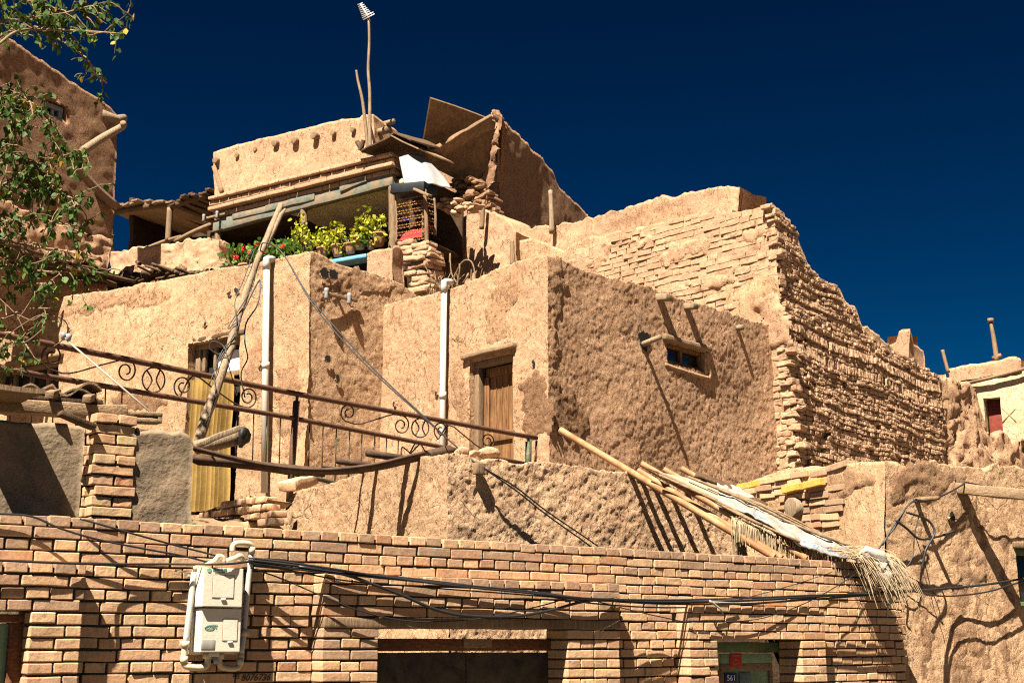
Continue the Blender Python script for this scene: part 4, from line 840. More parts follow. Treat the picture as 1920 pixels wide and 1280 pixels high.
# plywood sheet tipped outward over the broken wall end, with a beam across it
PS0 = at(806, 182, 25.2); PS1 = at(928, 226, 26.6); PS2 = at(902, 360, 26.9); PS3 = at(786, 300, 26.6)
nn = unit(np.cross(PS1-PS0, PS3-PS0)); mb = MB(); n_ = 14; s = np.linspace(0, 1, n_)
G = np.array([[(PS0*(1-a)+PS1*a)*(1-b)+(PS3*(1-a)+PS2*a)*b for a in s] for b in s]); bow = np.sin(s*PI)[None, :, None]*.04*nn
Gt = G+bow; Gb = Gt-nn*.05
shell(mb, Gt, Gb); ps = mb.build('plywood_sheet', PLY, None, smooth=False); tag(ps, 'weathered brown plywood sheet tipped outward against the skyline', 'plywood sheet')
mb = MB(); mb.plank(at(798, 297, 25.75), at(922, 228, 26.1), .34, .10, nn, .02, 10, ((3, .03), (10, .012))); o = mb.build('roof_timber', PLY); tag(o, 'heavy dark timber crossing in front of the tipped plywood sheet', 'timber')
mb = MB(); slab(mb, Plane(at(930, 300, 26.7), -15), [(921, 213), (932, 209), (942, 219)], [(898, 410), (926, 410)], .045, .5, (), ((1.5, .06), (4, .07), (9, .06), (22, .025)), jag=.03); o = mb.build('wall_edge', MUD_DK); tag(o, 'ragged vertical edge of broken mud at the end of the big dark wall', 'wall end')  # dark mud colour includes the shade under the plywood
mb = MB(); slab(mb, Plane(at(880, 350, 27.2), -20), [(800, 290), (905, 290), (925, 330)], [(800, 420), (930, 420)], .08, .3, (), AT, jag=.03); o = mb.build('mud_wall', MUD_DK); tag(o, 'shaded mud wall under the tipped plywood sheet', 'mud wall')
mb = MB(); courses(mb, Plane(at(880, 370, 26.3), -40), [(845, 335), (880, 330), (902, 345), (918, 360), (922, 405), (840, 395), (850, 372)], .09, .24, .012, (-.10, .14), .3, .016, ((3, .05), (9, .03), (26, .012)), 0, 33, drop=.15, mid=(4, 2, 2)); o = mb.build('rubble_heap', ADOBE_DK, smooth=False); tag(o, 'heap of broken brown mud bricks below the tipped plywood sheet', 'rubble')
mb = MB(); courses(mb, Plane(at(850, 380, 24.8), -40), [(822, 388), (840, 372), (868, 376), (905, 388), (912, 396), (822, 398)], .07, .16, .01, (-.08, .16), .2, .03, ((4, .05), (12, .03)), 0, 34, drop=.2, mid=(3, 2, 2)); o = mb.build('clod_row', ADOBE); tag(o, 'row of pale clods lying along the top of the broken mud wall', 'rubble')
# --- chicken wire coop: posts, wire, red cloth, black box and white sheet
CP = Plane(at(744, 440, 24.7), -28); CS = Plane(CP.hit(800, 400), 52)
coop = thing('chicken_coop', 'small coop of chicken wire between rough posts under a black tray', 'coop', CP.hit(770, 460))
for (x0, y0, x1, y1, r, pl, off) in ((797, 356, 801, 492, .045, CP, .02), (741, 366, 743, 458, .02, CP, 0), (788, 370, 789, 448, .018, CP, -.05), (814, 372, 816, 440, .03, CS, 0)):
    mb = MB(); a = pl.hit(x0, y0)+pl.n*off; b = pl.hit(x1, y1)+pl.n*off; mb.tube(catmull([a, (a+b)/2+CP.u*.02, b], 5), np.linspace(r*.8, r, 11), 8); mb.build('post', WOOD_G, coop)
def wire_mesh(pl, x0, y0, x1, y1, step):
    mb = MB(); a = pl.uv(x0, y0); b = pl.uv(x1, y1); u0, u1 = a[0], b[0]; v1, v0 = a[1], b[1]; sx = step; sy = step*.85
    j = 0; v = v0
    while v < v1:
        pts = []; u = u0; k = 0
        while u < u1:
            pts.append(pl.P(u, v+(sy*.5 if k % 2 == 0 else 0)*(1 if j % 2 else -1)*.55, .01*math.sin(u*4))); u += sx/2; k += 1
        if len(pts) > 2: mb.tube(np.array(pts), .006, 3, False)
        for k in range(len(pts)):
            if (k+j) % 2 == 0: mb.tube([pts[k], pts[k]+pl.v*sy*.45], .006, 3, False)
        v += sy; j += 1
    return mb
wire_mesh(CP, 743, 372, 797, 455, .085).build('wire_mesh', plain('rusty_wire', (.33, .17, .06), .6), coop)
wire_mesh(CS, 800, 372, 818, 440, .085).build('wire_mesh', plain('rusty_wire_side', (.30, .15, .06), .6), coop)
mb = MB(); mb.box((CP.hit(744, 455)+CP.hit(800, 450))/2-CP.n*.6-Z*.05, CP.u, -CP.n, Z, (.8, 1.1, .06), .01); mb.box((CP.hit(744, 410)+CP.hit(800, 410))/2-CP.n*1.2, CP.u, -CP.n, Z, (.9, .06, 1.2), .01); mb.build('coop_back', SOOT_SHADE, coop)
mb = MB(); mb.plank(CP.hit(783, 358)+CP.n*.1, CP.hit(822, 376)+CP.n*.3, .10, .05, Z, .01, 4, ((6, .01),)); mb.build('cross_stick', WOOD_G, coop)
# red cloth
s = np.linspace(0, 1, 20); G = np.array([[(CP.hit(742, 455)*(1-a)+CP.hit(796, 440)*a)-CP.n*(.05+.35*b)+Z*(.02+.36*b+.02*math.sin(a*14+b*5)) for a in s] for b in s]); mb = MB(); shell(mb, G, G-Z*.02); o = mb.build('red_cloth', REDC); tag(o, 'folded dark red cloth lying in the chicken wire coop', 'cloth')
# black tray
mb = MB(); a = CP.hit(737, 348)+CP.n*.1; b = CP.hit(800, 343)+CP.n*.1; mb.plank(a-Z*.09-CP.n*.25, b-Z*.09-CP.n*.25, .5, .20, Z, .015, 5, ((5, .01),)); o = mb.build('black_tray', plain('black_tar_board', (.010, .013, .018), .5, .3, 9, .004)); tag(o, 'black tarred box lying across the top of the coop', 'box')
# white sheet hanging in folds
W0, W1, W2, W3 = at(748, 296, 25.0), at(792, 292, 25.4), at(836, 356, 24.7), at(758, 362, 24.55)
s = np.linspace(0, 1, 26); Wn = unit(np.cross(W1-W0, W3-W0)); Wn = Wn if Wn[1] < 0 else -Wn
def wpt(a, b):
    p = (W0*(1-a)+W1*a)*(1-b)+(W3*(1-a)+W2*a)*b
    return p+Wn*(.20*math.sin(a*PI*.9+.2)*(.4+.6*b)+.03*math.sin(a*11+b*3)*b)+np.array([.12*math.sin(b*2.4)*a, 0, 0])
G = np.array([[wpt(a, b) for a in s] for b in s]); mb = MB(); shell(mb, G, G-Wn*.015); o = mb.build('white_sheet', WSHEET); tag(o, 'bulging white plastic sheet beside the slipped roof boards', 'plastic sheet')
# brick pillar under the coop and a stub wall with an arched top
mb = MB(); PP = CP.shifted(.12); courses(mb, PP, [(757, 452), (804, 448), (800, 500), (806, 552), (762, 552)], .105, .34, .014, (-.05, .04), .5, .02, ((4, .025), (12, .014), (34, .006)), 0, 41, mid=(4, 3, 1)); 
PPs = Plane(PP.hit(802, 500), 52); courses(mb, PPs, [(803, 450), (828, 455), (822, 545), (803, 550)], .105, .34, .014, (-.08, .02), .5, .02, ((4, .025), (12, .014), (34, .006)), 0, 42, mid=(4, 3, 1)); o = mb.build('mud_brick_pillar', ADOBE); tag(o, 'leaning pillar of rounded mud bricks under the chicken coop', 'pillar')
SW = Plane(at(737, 500, 23.2), -40); SWB = Plane(SW.hit(735, 500), 55)
mb = MB(); slab(mb, SW, [(688, 478), (700, 472), (720, 470), (728, 466), (735, 468)], [(690, 560), (736, 575)], .05, .3, (), ((1, .04), (5, .015)), capr=False, jag=.01); slab(mb, SWB, [(735, 468), (741, 463), (747, 462), (753, 468), (757, 482)], [(736, 575), (760, 575)], .05, .3, (), ((1, .04), (5, .015)), capl=False, jag=.01)
o = mb.build('stub_wall', MUD_UP); tag(o, 'short mud stub wall with a rounded end below the flower pots', 'mud wall')
# stakes on the broken wall
for (pts, r, lab, pl) in (([(1043, 440), (1042, 400), (1040, 360)], .055, 'bare upright stake standing on the parapet wall against the dark wall', UA), ([(911, 432), (913, 405), (915, 378)], .05, 'short crooked stake leaning on the broken mud wall', RR_A), ([(970, 500), (969, 475), (968, 452)], .055, 'dark stub of wood in the joint at the left end of the parapet', TA)):
    mb = MB(); P_ = stickpath(pl, pts, .12); mb.tube(P_, np.linspace(r, r*.75, len(P_)), 8); o = mb.build('wooden_stake', LOG if 'bare' in lab else WOOD_G); tag(o, lab, 'stake')
# sticks on the far roof
mb = MB(); P_ = stickpath(FHA, [(1859, 672), (1853, 630), (1847, 597)], -.5); mb.tube(P_, np.linspace(.07, .045, len(P_)), 8); mb.tube([P_[-1], P_[-1]+Z*.10], .08, 8); mb.tube([P_[0]+Z*.1-FHA.u*.1, P_[0]+Z*.16+FHA.u*.12], .06, 6); o = mb.build('wooden_stick', WOOD_G); tag(o, 'thick stick with a knob on top standing on the far right roof', 'stick')
mb = MB(); mb.tube(stickpath(FHA, [(1785, 702), (1779, 680), (1774, 660)], .3), .045, 7); o = mb.build('thin_stick', WOOD_G); tag(o, 'thin pale stick leaning over the left corner of the far roof', 'stick')
# --- potted plants on the ledge and red geraniums
def foliage(mb, centers, n, size, rg, spread, upbias=.4):
    for c in centers:
        for _ in range(n):
            d = rg.normal(0, 1, 3)*np.array(spread); p = np.asarray(c)+d; a = unit(rg.normal(0, 1, 3)+np.array([0, -.3, upbias])); b = unit(np.cross(a, rg.normal(0, 1, 3))); w = np.cross(a, b); L = size*rg.uniform(.6, 1.3); W = L*.42; t = rg.beta(1.3, 1.6)
            v = [p-a*L*.5, p-a*L*.1+b*W+w*.1*L, p+a*L*.25+b*W*.8+w*.05*L, p+a*L*.6, p+a*L*.25-b*W*.8+w*.05*L, p-a*L*.1-b*W+w*.1*L]
            mb.add(v, [(0, 1, 2, 3), (0, 3, 4, 5)], t)
def pot(mb, p, r, h):
    z = np.array([0, .15, .55, .85, .86, 1, 1, .92]); rr = np.array([.62, .72, .9, .98, 1.12, 1.14, .98, .9]); mb.tube([p+Z*h*k for k in z], rr*r, 14)
pots = [((612, 487), .12, .22, 'first'), ((641, 484), .14, .24, ''), ((664, 478), .13, .2, ''), ((682, 470), .13, .26, ''), ((703, 470), .09, .16, ''), ((717, 464), .14, .26, '')]
plab = ['tall yellow green plant in a clay pot beside the middle verandah post', 'bushy yellow green plant in a clay pot at the left end of the blue ledge', 'yellow green plant in a low clay pot over the middle of the blue ledge', 'reddish plant in a wide rimmed clay pot right of the yellow plants', 'small clay pot with a low dark plant on the blue ledge', 'tall light green plant in a clay pot next to the right verandah post']
fol = [[(572, 425), (570, 440), (580, 448), (590, 455), (562, 450), (600, 462)], [(610, 440), (617, 452), (625, 460), (604, 462), (632, 466)], [(640, 432), (643, 446), (648, 458), (638, 462), (655, 468)], [(676, 440), (683, 450), (690, 446), (672, 452)], [(697, 448), (704, 455)], [(697, 412), (700, 428), (708, 438), (718, 445), (722, 420), (690, 420)]]
for i, ((px, r, h, _), lb, fs) in enumerate(zip(pots, plab, fol)):
    p = VF.hit(*px)+VF.n*.12; t = thing('potted_plant', lb, 'potted plant', p, 'potted plants on the verandah ledge'); mb = MB(); pot(mb, p, r, h); mb.build('pot', POT, t)
    mb = MB(); cs = [VF.hit(*f)+VF.n*.14 for f in fs]; foliage(mb, cs, 34, .085, np.random.default_rng(100+i), (.085, .1, .09)); mb.build('foliage', LEAF_G if i == 4 else LEAF_Y, t)
    mb = MB(); 
    for c in cs: mb.tube([p+Z*h*.9, (p+Z*h+c)/2+VF.u*.02, c], .008, 5)
    mb.build('stem', GREENP, t)
GP_ = H0A.shifted(-2.2)
for j, (lb, cs, fl) in enumerate((('bushy red geranium behind the wall left of the leaning pole', [(445, 472), (452, 482), (468, 474), (478, 484), (460, 488), (440, 488), (482, 474)], [(466, 468), (454, 486), (478, 478)]), ('red geranium behind the wall right of the leaning pole', [(512, 466), (524, 464), (535, 468), (545, 474), (500, 474), (490, 470), (556, 472)], [(511, 461), (506, 473), (492, 464), (541, 464)]))):
    b = GP_.hit(cs[0][0]+20, 500); t = thing('geranium', lb, 'plant', b-Z*.2, 'geraniums behind the left house roof'); mb = MB(); C_ = [GP_.hit(*c) for c in cs]; foliage(mb, C_, 42, .085, np.random.default_rng(200+j), (.09, .1, .075)); mb.build('foliage', LEAF_G, t)
    for k, f in enumerate(fl):
        mb = MB(); foliage(mb, [GP_.hit(*f)+GP_.n*.14], 16, .042, np.random.default_rng(300+j*10+k), (.025, .025, .025)); mb.build('flower', REDP, t)
    mb = MB(); pot(mb, b-Z*.2, .16, .22); mb.build('pot', POT, t)
    mb = MB()
    for c in C_: mb.tube([b-Z*.05, (b+c)/2, c], .008, 5)
    mb.build('stem', GREENP, t)
# --- lean-to shed with a plank roof between the two upper houses
SP = Plane(at(405, 420, 29.3), -33); 
shed = thing('lean_to_shed', 'dark open lean-to with a ragged plank roof between the upper houses', 'shed', SP.hit(310, 470))
def roofquad(p, q, dep, th, drop, mat, name, r0=.0, seed=1):
    a = SP.hit(*p)+SP.n*.25; b = SP.hit(*q)+SP.n*.25; n = 12; rg = np.random.default_rng(seed); mb = MB()
    for k in range(n):
        c0 = a+(b-a)*(k/n); c1 = a+(b-a)*((k+1)/n); m = (c0+c1)/2; e = m-SP.n*dep-Z*drop+Z*rg.normal(0, .03); m = m+SP.n*rg.uniform(-.15, .12)+Z*rg.normal(0, .02)
        mb.plank(m, e, np.linalg.norm(c1-c0)*1.06, th, Z, .004, 5, ((3, .03),), rg.random())
    mb.build(name, mat, shed)
roofquad((205, 392), (333, 380), 2.4, .05, .1, WOOD_G, 'plank_roof', seed=2); roofquad((324, 387), (412, 362), 2.4, .05, .1, WOOD_D, 'plank_roof', seed=3)
for p, q, r, nm in (((196, 405), (330, 384), .07, 'rafter'), ((325, 391), (405, 366), .07, 'rafter'), ((325, 392), (321, 456), .075, 'post'), ((210, 402), (213, 470), .09, 'post'), ((335, 455), (400, 424), .06, 'handrail'), ((285, 466), (345, 446), .05, 'handrail')):
    mb = MB(); a = SP.hit(*p)+SP.n*.1; b = SP.hit(*q)+SP.n*.1; mb.tube(catmull([a, (a+b)/2+Z*.02, b], 4), r, 8); mb.build(nm, WOOD_G if nm != 'rafter' else WOOD_D, shed)
mb = MB(); c = (SP.hit(205, 440)+SP.hit(405, 430))/2-SP.n*2.3; mb.box(c, SP.u, -SP.n, Z, (3.2, .2, 2.2), .02, (8, 1, 6), ((2, .06),)); mb.build('rear_wall', SOOT_SHADE, shed)
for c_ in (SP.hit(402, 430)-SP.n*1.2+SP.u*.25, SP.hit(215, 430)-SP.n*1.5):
    mb = MB(); mb.box(c_, SP.u, -SP.n, Z, (.15, 2.0, 1.9), .02, (1, 5, 5), ((2, .06),)); mb.build('side_wall', SOOT_SHADE, shed)
mb = MB(); mb.plank(SP.hit(183, 428)+SP.n*.5, SP.hit(226, 444)+SP.n*.5, .2, .06, Z, .008, 4, ((6, .01),)); o = mb.build('loose_board', WOOD_X); tag(o, 'short pale board resting across two posts left of the lean-to', 'board')
for (x0, y0, x1, y1) in ((213, 444, 212, 472), (205, 432, 203, 470)):
    mb = MB(); mb.tube([SP.hit(x0, y0)+SP.n*.5, SP.hit(x1, y1)+SP.n*.5], .06, 8); o = mb.build('short_post', WOOD_G); tag(o, 'short wooden post under the loose board left of the lean-to' if x0 == 213 else 'thin wooden post at the left end of the loose board', 'post')
mb = MB(); mb.plank(SP.hit(236, 462)+SP.n*.9, SP.hit(262, 459)+SP.n*.9, .25, .08, Z, .01, 3, ((6, .01),)); o = mb.build('wood_block', WOOD_X); tag(o, 'flat wooden block on the mud brick parapet below the lean-to', 'wood block')
# mud brick parapet and the sagging mud eave with its branch mat
PA = Plane(at(430, 480, 24.2), -33); PAB = Plane(PA.hit(411, 470), 52)
mb = MB(); slab(mb, PA, [(205, 470), (240, 467), (300, 462), (350, 456), (390, 448), (411, 446)], [(205, 540), (411, 540)], .045, .45, (), ((1, .04), (5, .035), (11, .025), (24, .01)), capr=False, jag=.02)
slab(mb, PAB, [(411, 446), (420, 454), (430, 462), (436, 468)], [(411, 540), (436, 540)], .045, .4, (), ((1, .04), (5, .035), (11, .025)), capl=False, jag=.02)
courses(mb, PA, [(330, 465), (408, 450), (410, 500), (330, 500)], .13, .3, .02, (-.05, .01), .2, .04, ((5, .03), (14, .012)), 0, 51, drop=.1)
o = mb.build('parapet', ADOBE); tag(o, 'crumbling mud brick parapet in front of the lean-to shed', 'parapet')
EW = ULW.shifted(.55)
eave2 = thing('mud_eave', 'sagging mud eave running under the rough sloping wall behind the tree branches', 'eave', EW.hit(100, 500))
t2 = [(-80, 385), (0, 428), (25, 438), (50, 452), (80, 468), (110, 474), (140, 478), (165, 480), (190, 490), (203, 506)]; b2 = [(-80, 405), (0, 446), (25, 458), (50, 474), (80, 488), (110, 494), (140, 498), (165, 500), (190, 510), (203, 522)]
mb = MB(); slab(mb, EW, t2, b2, .035, .9, (), ((1, .08), (5, .05), (12, .03), (26, .012)), jag=.05); mb.build('mud_layer', MUD_H1, eave2)
rg = np.random.default_rng(19); mb = MB()
for k in range(40):
    x = rg.uniform(-60, 200); L = np.interp(x, [p[0] for p in b2], [p[1] for p in b2]); p_ = EW.hit(x, L+rg.uniform(-2, 12))+EW.n*rg.uniform(-.3, .06); d = unit(EW.u+EW.n*rg.normal(0, .25)+Z*rg.normal(0, .06)); l = rg.uniform(.5, 1.4); mb.tube(catmull([p_-d*l/2, p_+Z*rg.normal(0, .03), p_+d*l/2], 4), rg.uniform(.015, .04), 6)
mb.build('branch_mat', WOOD_D, eave2)
mb = MB(); mb.tube([EW.hit(-60, 440)-EW.n*.1-Z*.12, EW.hit(60, 500)-EW.n*.1-Z*.1, EW.hit(200, 535)-EW.n*.1], .06, 8); mb.build('edge_beam', WOOD_R, eave2)
EV = Plane(at(420, 505, 23.2), -30)
eave = thing('mud_eave', 'sagging mud eave over a mat of dark branches above the wide house', 'eave', EV.hit(250, 510))
top = [(150, 500), (200, 508), (215, 508), (240, 500), (270, 496), (300, 494), (340, 494), (380, 496), (420, 490)]
bot = [(150, 516), (203, 522), (215, 520), (240, 512), (270, 507), (300, 506), (340, 505), (380, 506), (420, 500)]
mb = MB(); slab(mb, EV, top, bot, .035, 2.2, (), ((1, .08), (5, .05), (12, .03), (26, .012)), jag=.05); mb.build('mud_layer', MUD_H1, eave)
rg = np.random.default_rng(9); mb = MB()
for k in range(46):
    x = rg.uniform(160, 415); L = np.interp(x, [p[0] for p in bot], [p[1] for p in bot]); a = EV.hit(x, L+rg.uniform(3, 13))+EV.n*rg.uniform(-.3, .04); d = unit(EV.u*rg.choice([1, 1, 1, -.2])+EV.n*rg.normal(0, .2)+Z*(.10+rg.normal(0, .02))); l = rg.uniform(.5, 1.4); r = rg.uniform(.015, .04); mb.tube(catmull([a-d*l/2, a+Z*rg.normal(0, .03), a+d*l/2], 4), r, 6)
for k in range(26):
    x = rg.uniform(170, 410); L = np.interp(x, [p[0] for p in bot], [p[1] for p in bot]); a = EV.hit(x, L+4); mb.tube([a+EV.n*rg.uniform(.0, .14)-Z*.03, a-EV.n*1.9-Z*.02], rg.uniform(.04, .06), 7)
mb.build('branch_mat', WOOD_D, eave)
mb = MB(); mb.tube([EV.hit(-40, 530)-EV.n*.1, EV.hit(200, 548)-EV.n*.1, EV.hit(300, 528)-EV.n*.1, EV.hit(400, 515)-EV.n*.1], .08, 8)
mb.build('edge_beam', WOOD_R, eave)
for x, y0, y1 in ((255, 535, 600), (60, 530, 640)):
    mb = MB(); mb.tube([EV.hit(x, y0)-EV.n*.1, EV.hit(x, y1)-EV.n*.1], .08, 8); mb.build('post', WOOD_D, eave)
mb = MB(); c = EV.hit(180, 560)-EV.n*2.2; mb.box(c+EV.u*.2, EV.u, -EV.n, Z, (4.0, .2, 2.4), .02, (8, 1, 6), ((2, .06),)); mb.build('rear_wall', SOOT_SHADE, eave)

mb = MB(); mb.plank(RR_A.hit(812, 452)+RR_A.n*.35, RR_A.hit(845, 456)+RR_A.n*.25, .2, .05, Z, .008, 3, ((6, .01),)); o = mb.build('wall_bracket', WOOD_D); tag(o, 'short dark wooden bracket sticking out of the broken mud wall', 'bracket')
s = np.linspace(0, 1, 10); G = np.array([[RR_A.hit(818+10*x, 395)*(1-y)+RR_A.hit(838+8*x-10*(1-y), 452)*y+RR_A.n*(.25+.18*math.sin(y*2.2)) for x in s] for y in s]); mb = MB(); shell(mb, G, G-RR_A.n*.02); o = mb.build('curved_sheet', WOOD_G, smooth=True); tag(o, 'curved brown sheet leaning between the coop and the broken mud wall', 'sheet')
rg = np.random.default_rng(44); mb = MB()
WP = H1A.shifted(-.25)
for k in range(46):
    x = rg.uniform(806, 852); b0 = WP.hit(x, 560-(x-806)*.35); d = unit(np.array([rg.normal(.1, .6), rg.normal(-.2, .4), 1.0])); L = rg.uniform(.12, .42); mb.tube(catmull([b0, b0+d*L*.5+rg.normal(0, .03, 3), b0+d*L+rg.normal(0, .07, 3)], 4), rg.uniform(.004, .009), 4, False)
for pts in ([(846, 550), (852, 520), (866, 492), (880, 488), (888, 500), (892, 530)], [(856, 545), (862, 505), (861, 495)], [(882, 540), (884, 505)], [(843, 492), (844, 475), (846, 510), (856, 530)], [(868, 530), (880, 514)], [(890, 525), (905, 522), (908, 510)]): mb.tube(catmull([WP.hit(*p) for p in pts], 4), .011, 5, False)
o = mb.build('dry_bush', WOOD_G); tag(o, 'dry brown bush of bent twigs growing beside the top of the middle drainpipe', 'dry plant')
# ================================================================ railing along the terrace
rail = thing('railing', 'rusty steel railing with scrolled ornaments sloping across the terrace', 'railing', RAILP.hit(548, 905))
def rp(x, y, off=0): return RAILP.hit(x, y, off)
def railtube(name, pts, r, mat, seg=10, n=4, off=0, smooth=True):
    P_ = [rp(*p, off) for p in pts]; P_ = catmull(P_, n) if smooth and len(P_) > 2 else np.array(P_); mb = MB(); mb.tube(P_, r, seg); return mb.build(name, mat, rail)
railtube('top_rail', [(-170, 594), (0, 627), (280, 682), (550, 737), (800, 783), (1006, 821)], .027, RUST)
railtube('middle_rail', [(-170, 655), (0, 690), (280, 738), (545, 783), (830, 838), (985, 869)], .024, RUST)
railtube('bottom_rail', [(365, 860), (545, 887), (640, 908), (760, 936), (980, 975)], .022, RUST_G)
mb = MB(); mb.tube([rp(558, 736), rp(556, 756)], .016, 8); mb.tube([rp(556, 752), rp(541, 960)], .034, 12); mb.build('post', RUST, rail)
mb = MB(); mb.tube([rp(991, 818), rp(991, 832)], .016, 8); mb.tube([rp(991, 828), rp(990, 905)], .038, 12); mb.build('post', RUST_G, rail)
mb = MB(); mb.tube([rp(1006, 826), rp(1003, 880)], .014, 8); mb.build('end_bar', RUST, rail)
mb = MB(); mb.tube([rp(-160, 590), rp(-160, 800)], .034, 10); mb.build('post', RUST, rail)
for i, x in enumerate([20, 60, 100, 143, 170, 197, 228, 443, 475, 500, 525, 580, 605, 630, 655, 678, 702, 724, 746, 862, 885]):
    yt = np.interp(x, [0, 280, 545, 830, 985], [690, 738, 783, 838, 869]); yb = np.interp(x, [0, 365, 545, 640, 760, 980], [800, 860, 887, 908, 936, 975])
    mb = MB(); mb.tube([rp(x+1, yt), rp(x-2, yb)], .0065, 6); mb.build('baluster', RUST_G if i % 4 == 1 else IRON, rail)
def spiral(cx, cy, r, turns, a0, sgn, tail=()):
    pts = []; 
    for k in range(34):
        t = k/33; a = a0+sgn*turns*2*PI*t; rr = r*(1-.72*t); pts.append((cx+rr*.95*math.cos(a), cy+rr*1.1*math.sin(a)))
    return list(tail)+pts
def scroll(pts, r=.0075): railtube('scroll', pts, r, IRON, 6, 3)
# left panel
S1 = spiral(98, 668, 23, 1.6, PI*.5, 1)[::-1]+[(130, 700), (190, 684), (222, 676)]+spiral(236, 695, 21, 1.5, -PI*.55, 1)
scroll(S1)
def ring(cx, cy, r):
    scroll([(cx+r*math.cos(t), cy+r*1.1*math.sin(t)) for t in np.linspace(0, 2*PI, 25)]); 
    scroll([(cx-r*.6+0, cy-r*.85), (cx-r*.15, cy), (cx-r*.6, cy+r*.9)]); scroll([(cx+r*.6, cy-r*.9), (cx+r*.25, cy), (cx+r*.6, cy+r*.85)])
ring(288, 712, 21)
S2 = spiral(343, 724, 19, 1.5, PI*.6, 1)[::-1]+[(362, 704), (400, 728), (440, 756)]+spiral(465, 744, 18, 1.6, PI*.55, -1)
scroll(S2)
S3 = spiral(653, 773, 16, 1.5, PI*.5, 1)[::-1]+[(672, 795), (705, 786), (735, 777)]+spiral(752, 797, 17, 1.5, -PI*.55, 1); scroll(S3)
ring(788, 802, 16)
S4 = spiral(827, 806, 15, 1.5, PI*.6, 1)[::-1]+[(842, 797), (870, 816), (898, 838)]+spiral(914, 826, 14, 1.6, PI*.55, -1); scroll(S4)
for q in ([(752, 852), (754, 838), (768, 848)], [(768, 850), (780, 829), (790, 834), (800, 852)], [(770, 850), (786, 833), (795, 829)]): scroll(q, .008)
# ================================================================ leaning pole with its wires
LB, LT = at(366, 838, 11.2), at(525, 383, 12.6)
P_ = catmull([LB, LB*.7+LT*.3+np.array([.01, 0, 0]), LB*.4+LT*.6-np.array([.03, 0, 0]), LT], 8)
mb = MB(); mb.tube(P_, np.linspace(.047, .029, len(P_))*(1+.05*np.sin(np.arange(len(P_))*1.3)), 12); mb.V[-1] = rough(mb.V[-1], ((6, .012), (22, .004))); mb.tube([P_[-5]+np.array([.035, 0, .0]), P_[-2]+np.array([.05, 0, 0]), P_[-1]+np.array([.055, 0, -.05])], [.015, .022, .012], 6)
o = mb.build('leaning_pole', LOG); tag(o, 'crooked bare wooden pole leaning across the wide house with wires wound round it', 'pole')
def Lp(t, dx=0., dy=-.07, dz=0.): 
    k = t*(len(P_)-1); i = int(min(k, len(P_)-2)); p = P_[i]+(P_[i+1]-P_[i])*(k-i); return p+np.array([dx, dy, dz])
def cable(pts, r, label, group=None, mat=CABLE, n=6, cat='cable'):
    mb = MB(); mb.tube(catmull(pts, n), r, 6); o = mb.build('cable', mat); tag(o, label, cat, group); return o
G1 = 'wires on the leaning pole'
cable([Lp(.83, -.05), Lp(.72, -.045), Lp(.62, -.055), Lp(.55, .0), Lp(.46, .03), Lp(.40, -.04), Lp(.3, -.055), Lp(.2, .03), Lp(.08, .04)], .005, 'black wire wound round the leaning pole from its loop down to its foot', G1)
cable([Lp(.83, -.03), Lp(.79, -.10), at(478, 500, 12.2), at(472, 540, 12), Lp(.5, -.05), at(452, 600, 11.8), Lp(.36, -.04), at(405, 690, 11.5), Lp(.25, -.06)], .005, 'slack wire hanging clear of the leaning pole on its left', G1)
cable([Lp(.58, .05), at(487, 525, 12.1), at(483, 570, 12), at(462, 605, 12), at(459, 640, 11.9), at(464, 672, 12), at(452, 700, 12), at(459, 745, 12)], .007, 'thin black wire dropping beside the white drainpipe from the pole', G1)
cable([at(445, 740, 11.6), at(430, 690, 11.5), at(420, 650, 11.6), at(398, 640, 11.6), at(395, 655, 11.6), at(425, 668, 11.6), at(440, 650, 11.6)], .005, 'loose tangle of thin grey wire in front of the curtained doorway', G1)
# twin service cable from the pole to the low wall
br = LMB.hit(888, 872)+LMB.n*.06
for k, (dy, lab) in enumerate(((0, 'upper strand of the twin cable running from the leaning pole to the low mud wall'), (9, 'lower strand of the twin cable running from the leaning pole to the low mud wall'))):
    pts = [Lp(.82, 0, -.05), Lp(.84, .03, -.12), at(530, 475, 12.2)]+[at(x, y+dy*math.sin(f*PI), Y) for x, y, Y, f in ((580, 556, 11.9, .2), (645, 632, 11.5, .5), (715, 706, 11.1, .8), (790, 776, 10.7, .9))]+[at(850, 832, 10.3), br, LMB.hit(950, 920-k*6)+LMB.n*.10, LMB.hit(1010, 967-k*7)+LMB.n*.10, LMB.hit(1090+k*14, 1024)+LMB.n*.10, LMB.hit(1120+k*14, 1050)+LMB.n*.1]
    cable(pts, .006, lab, 'twin cable from the leaning pole')
mb = MB(); mb.box(LMB.hit(889, 880)+LMB.n*.06, LMB.u, -LMB.n, Z, (.085, .05, .09), .005, (2, 1, 2), ((12, .004),)); o = mb.build('junction_box', WOOD_G); tag(o, 'small square wooden block fixed to the low mud wall under the cables', 'block')
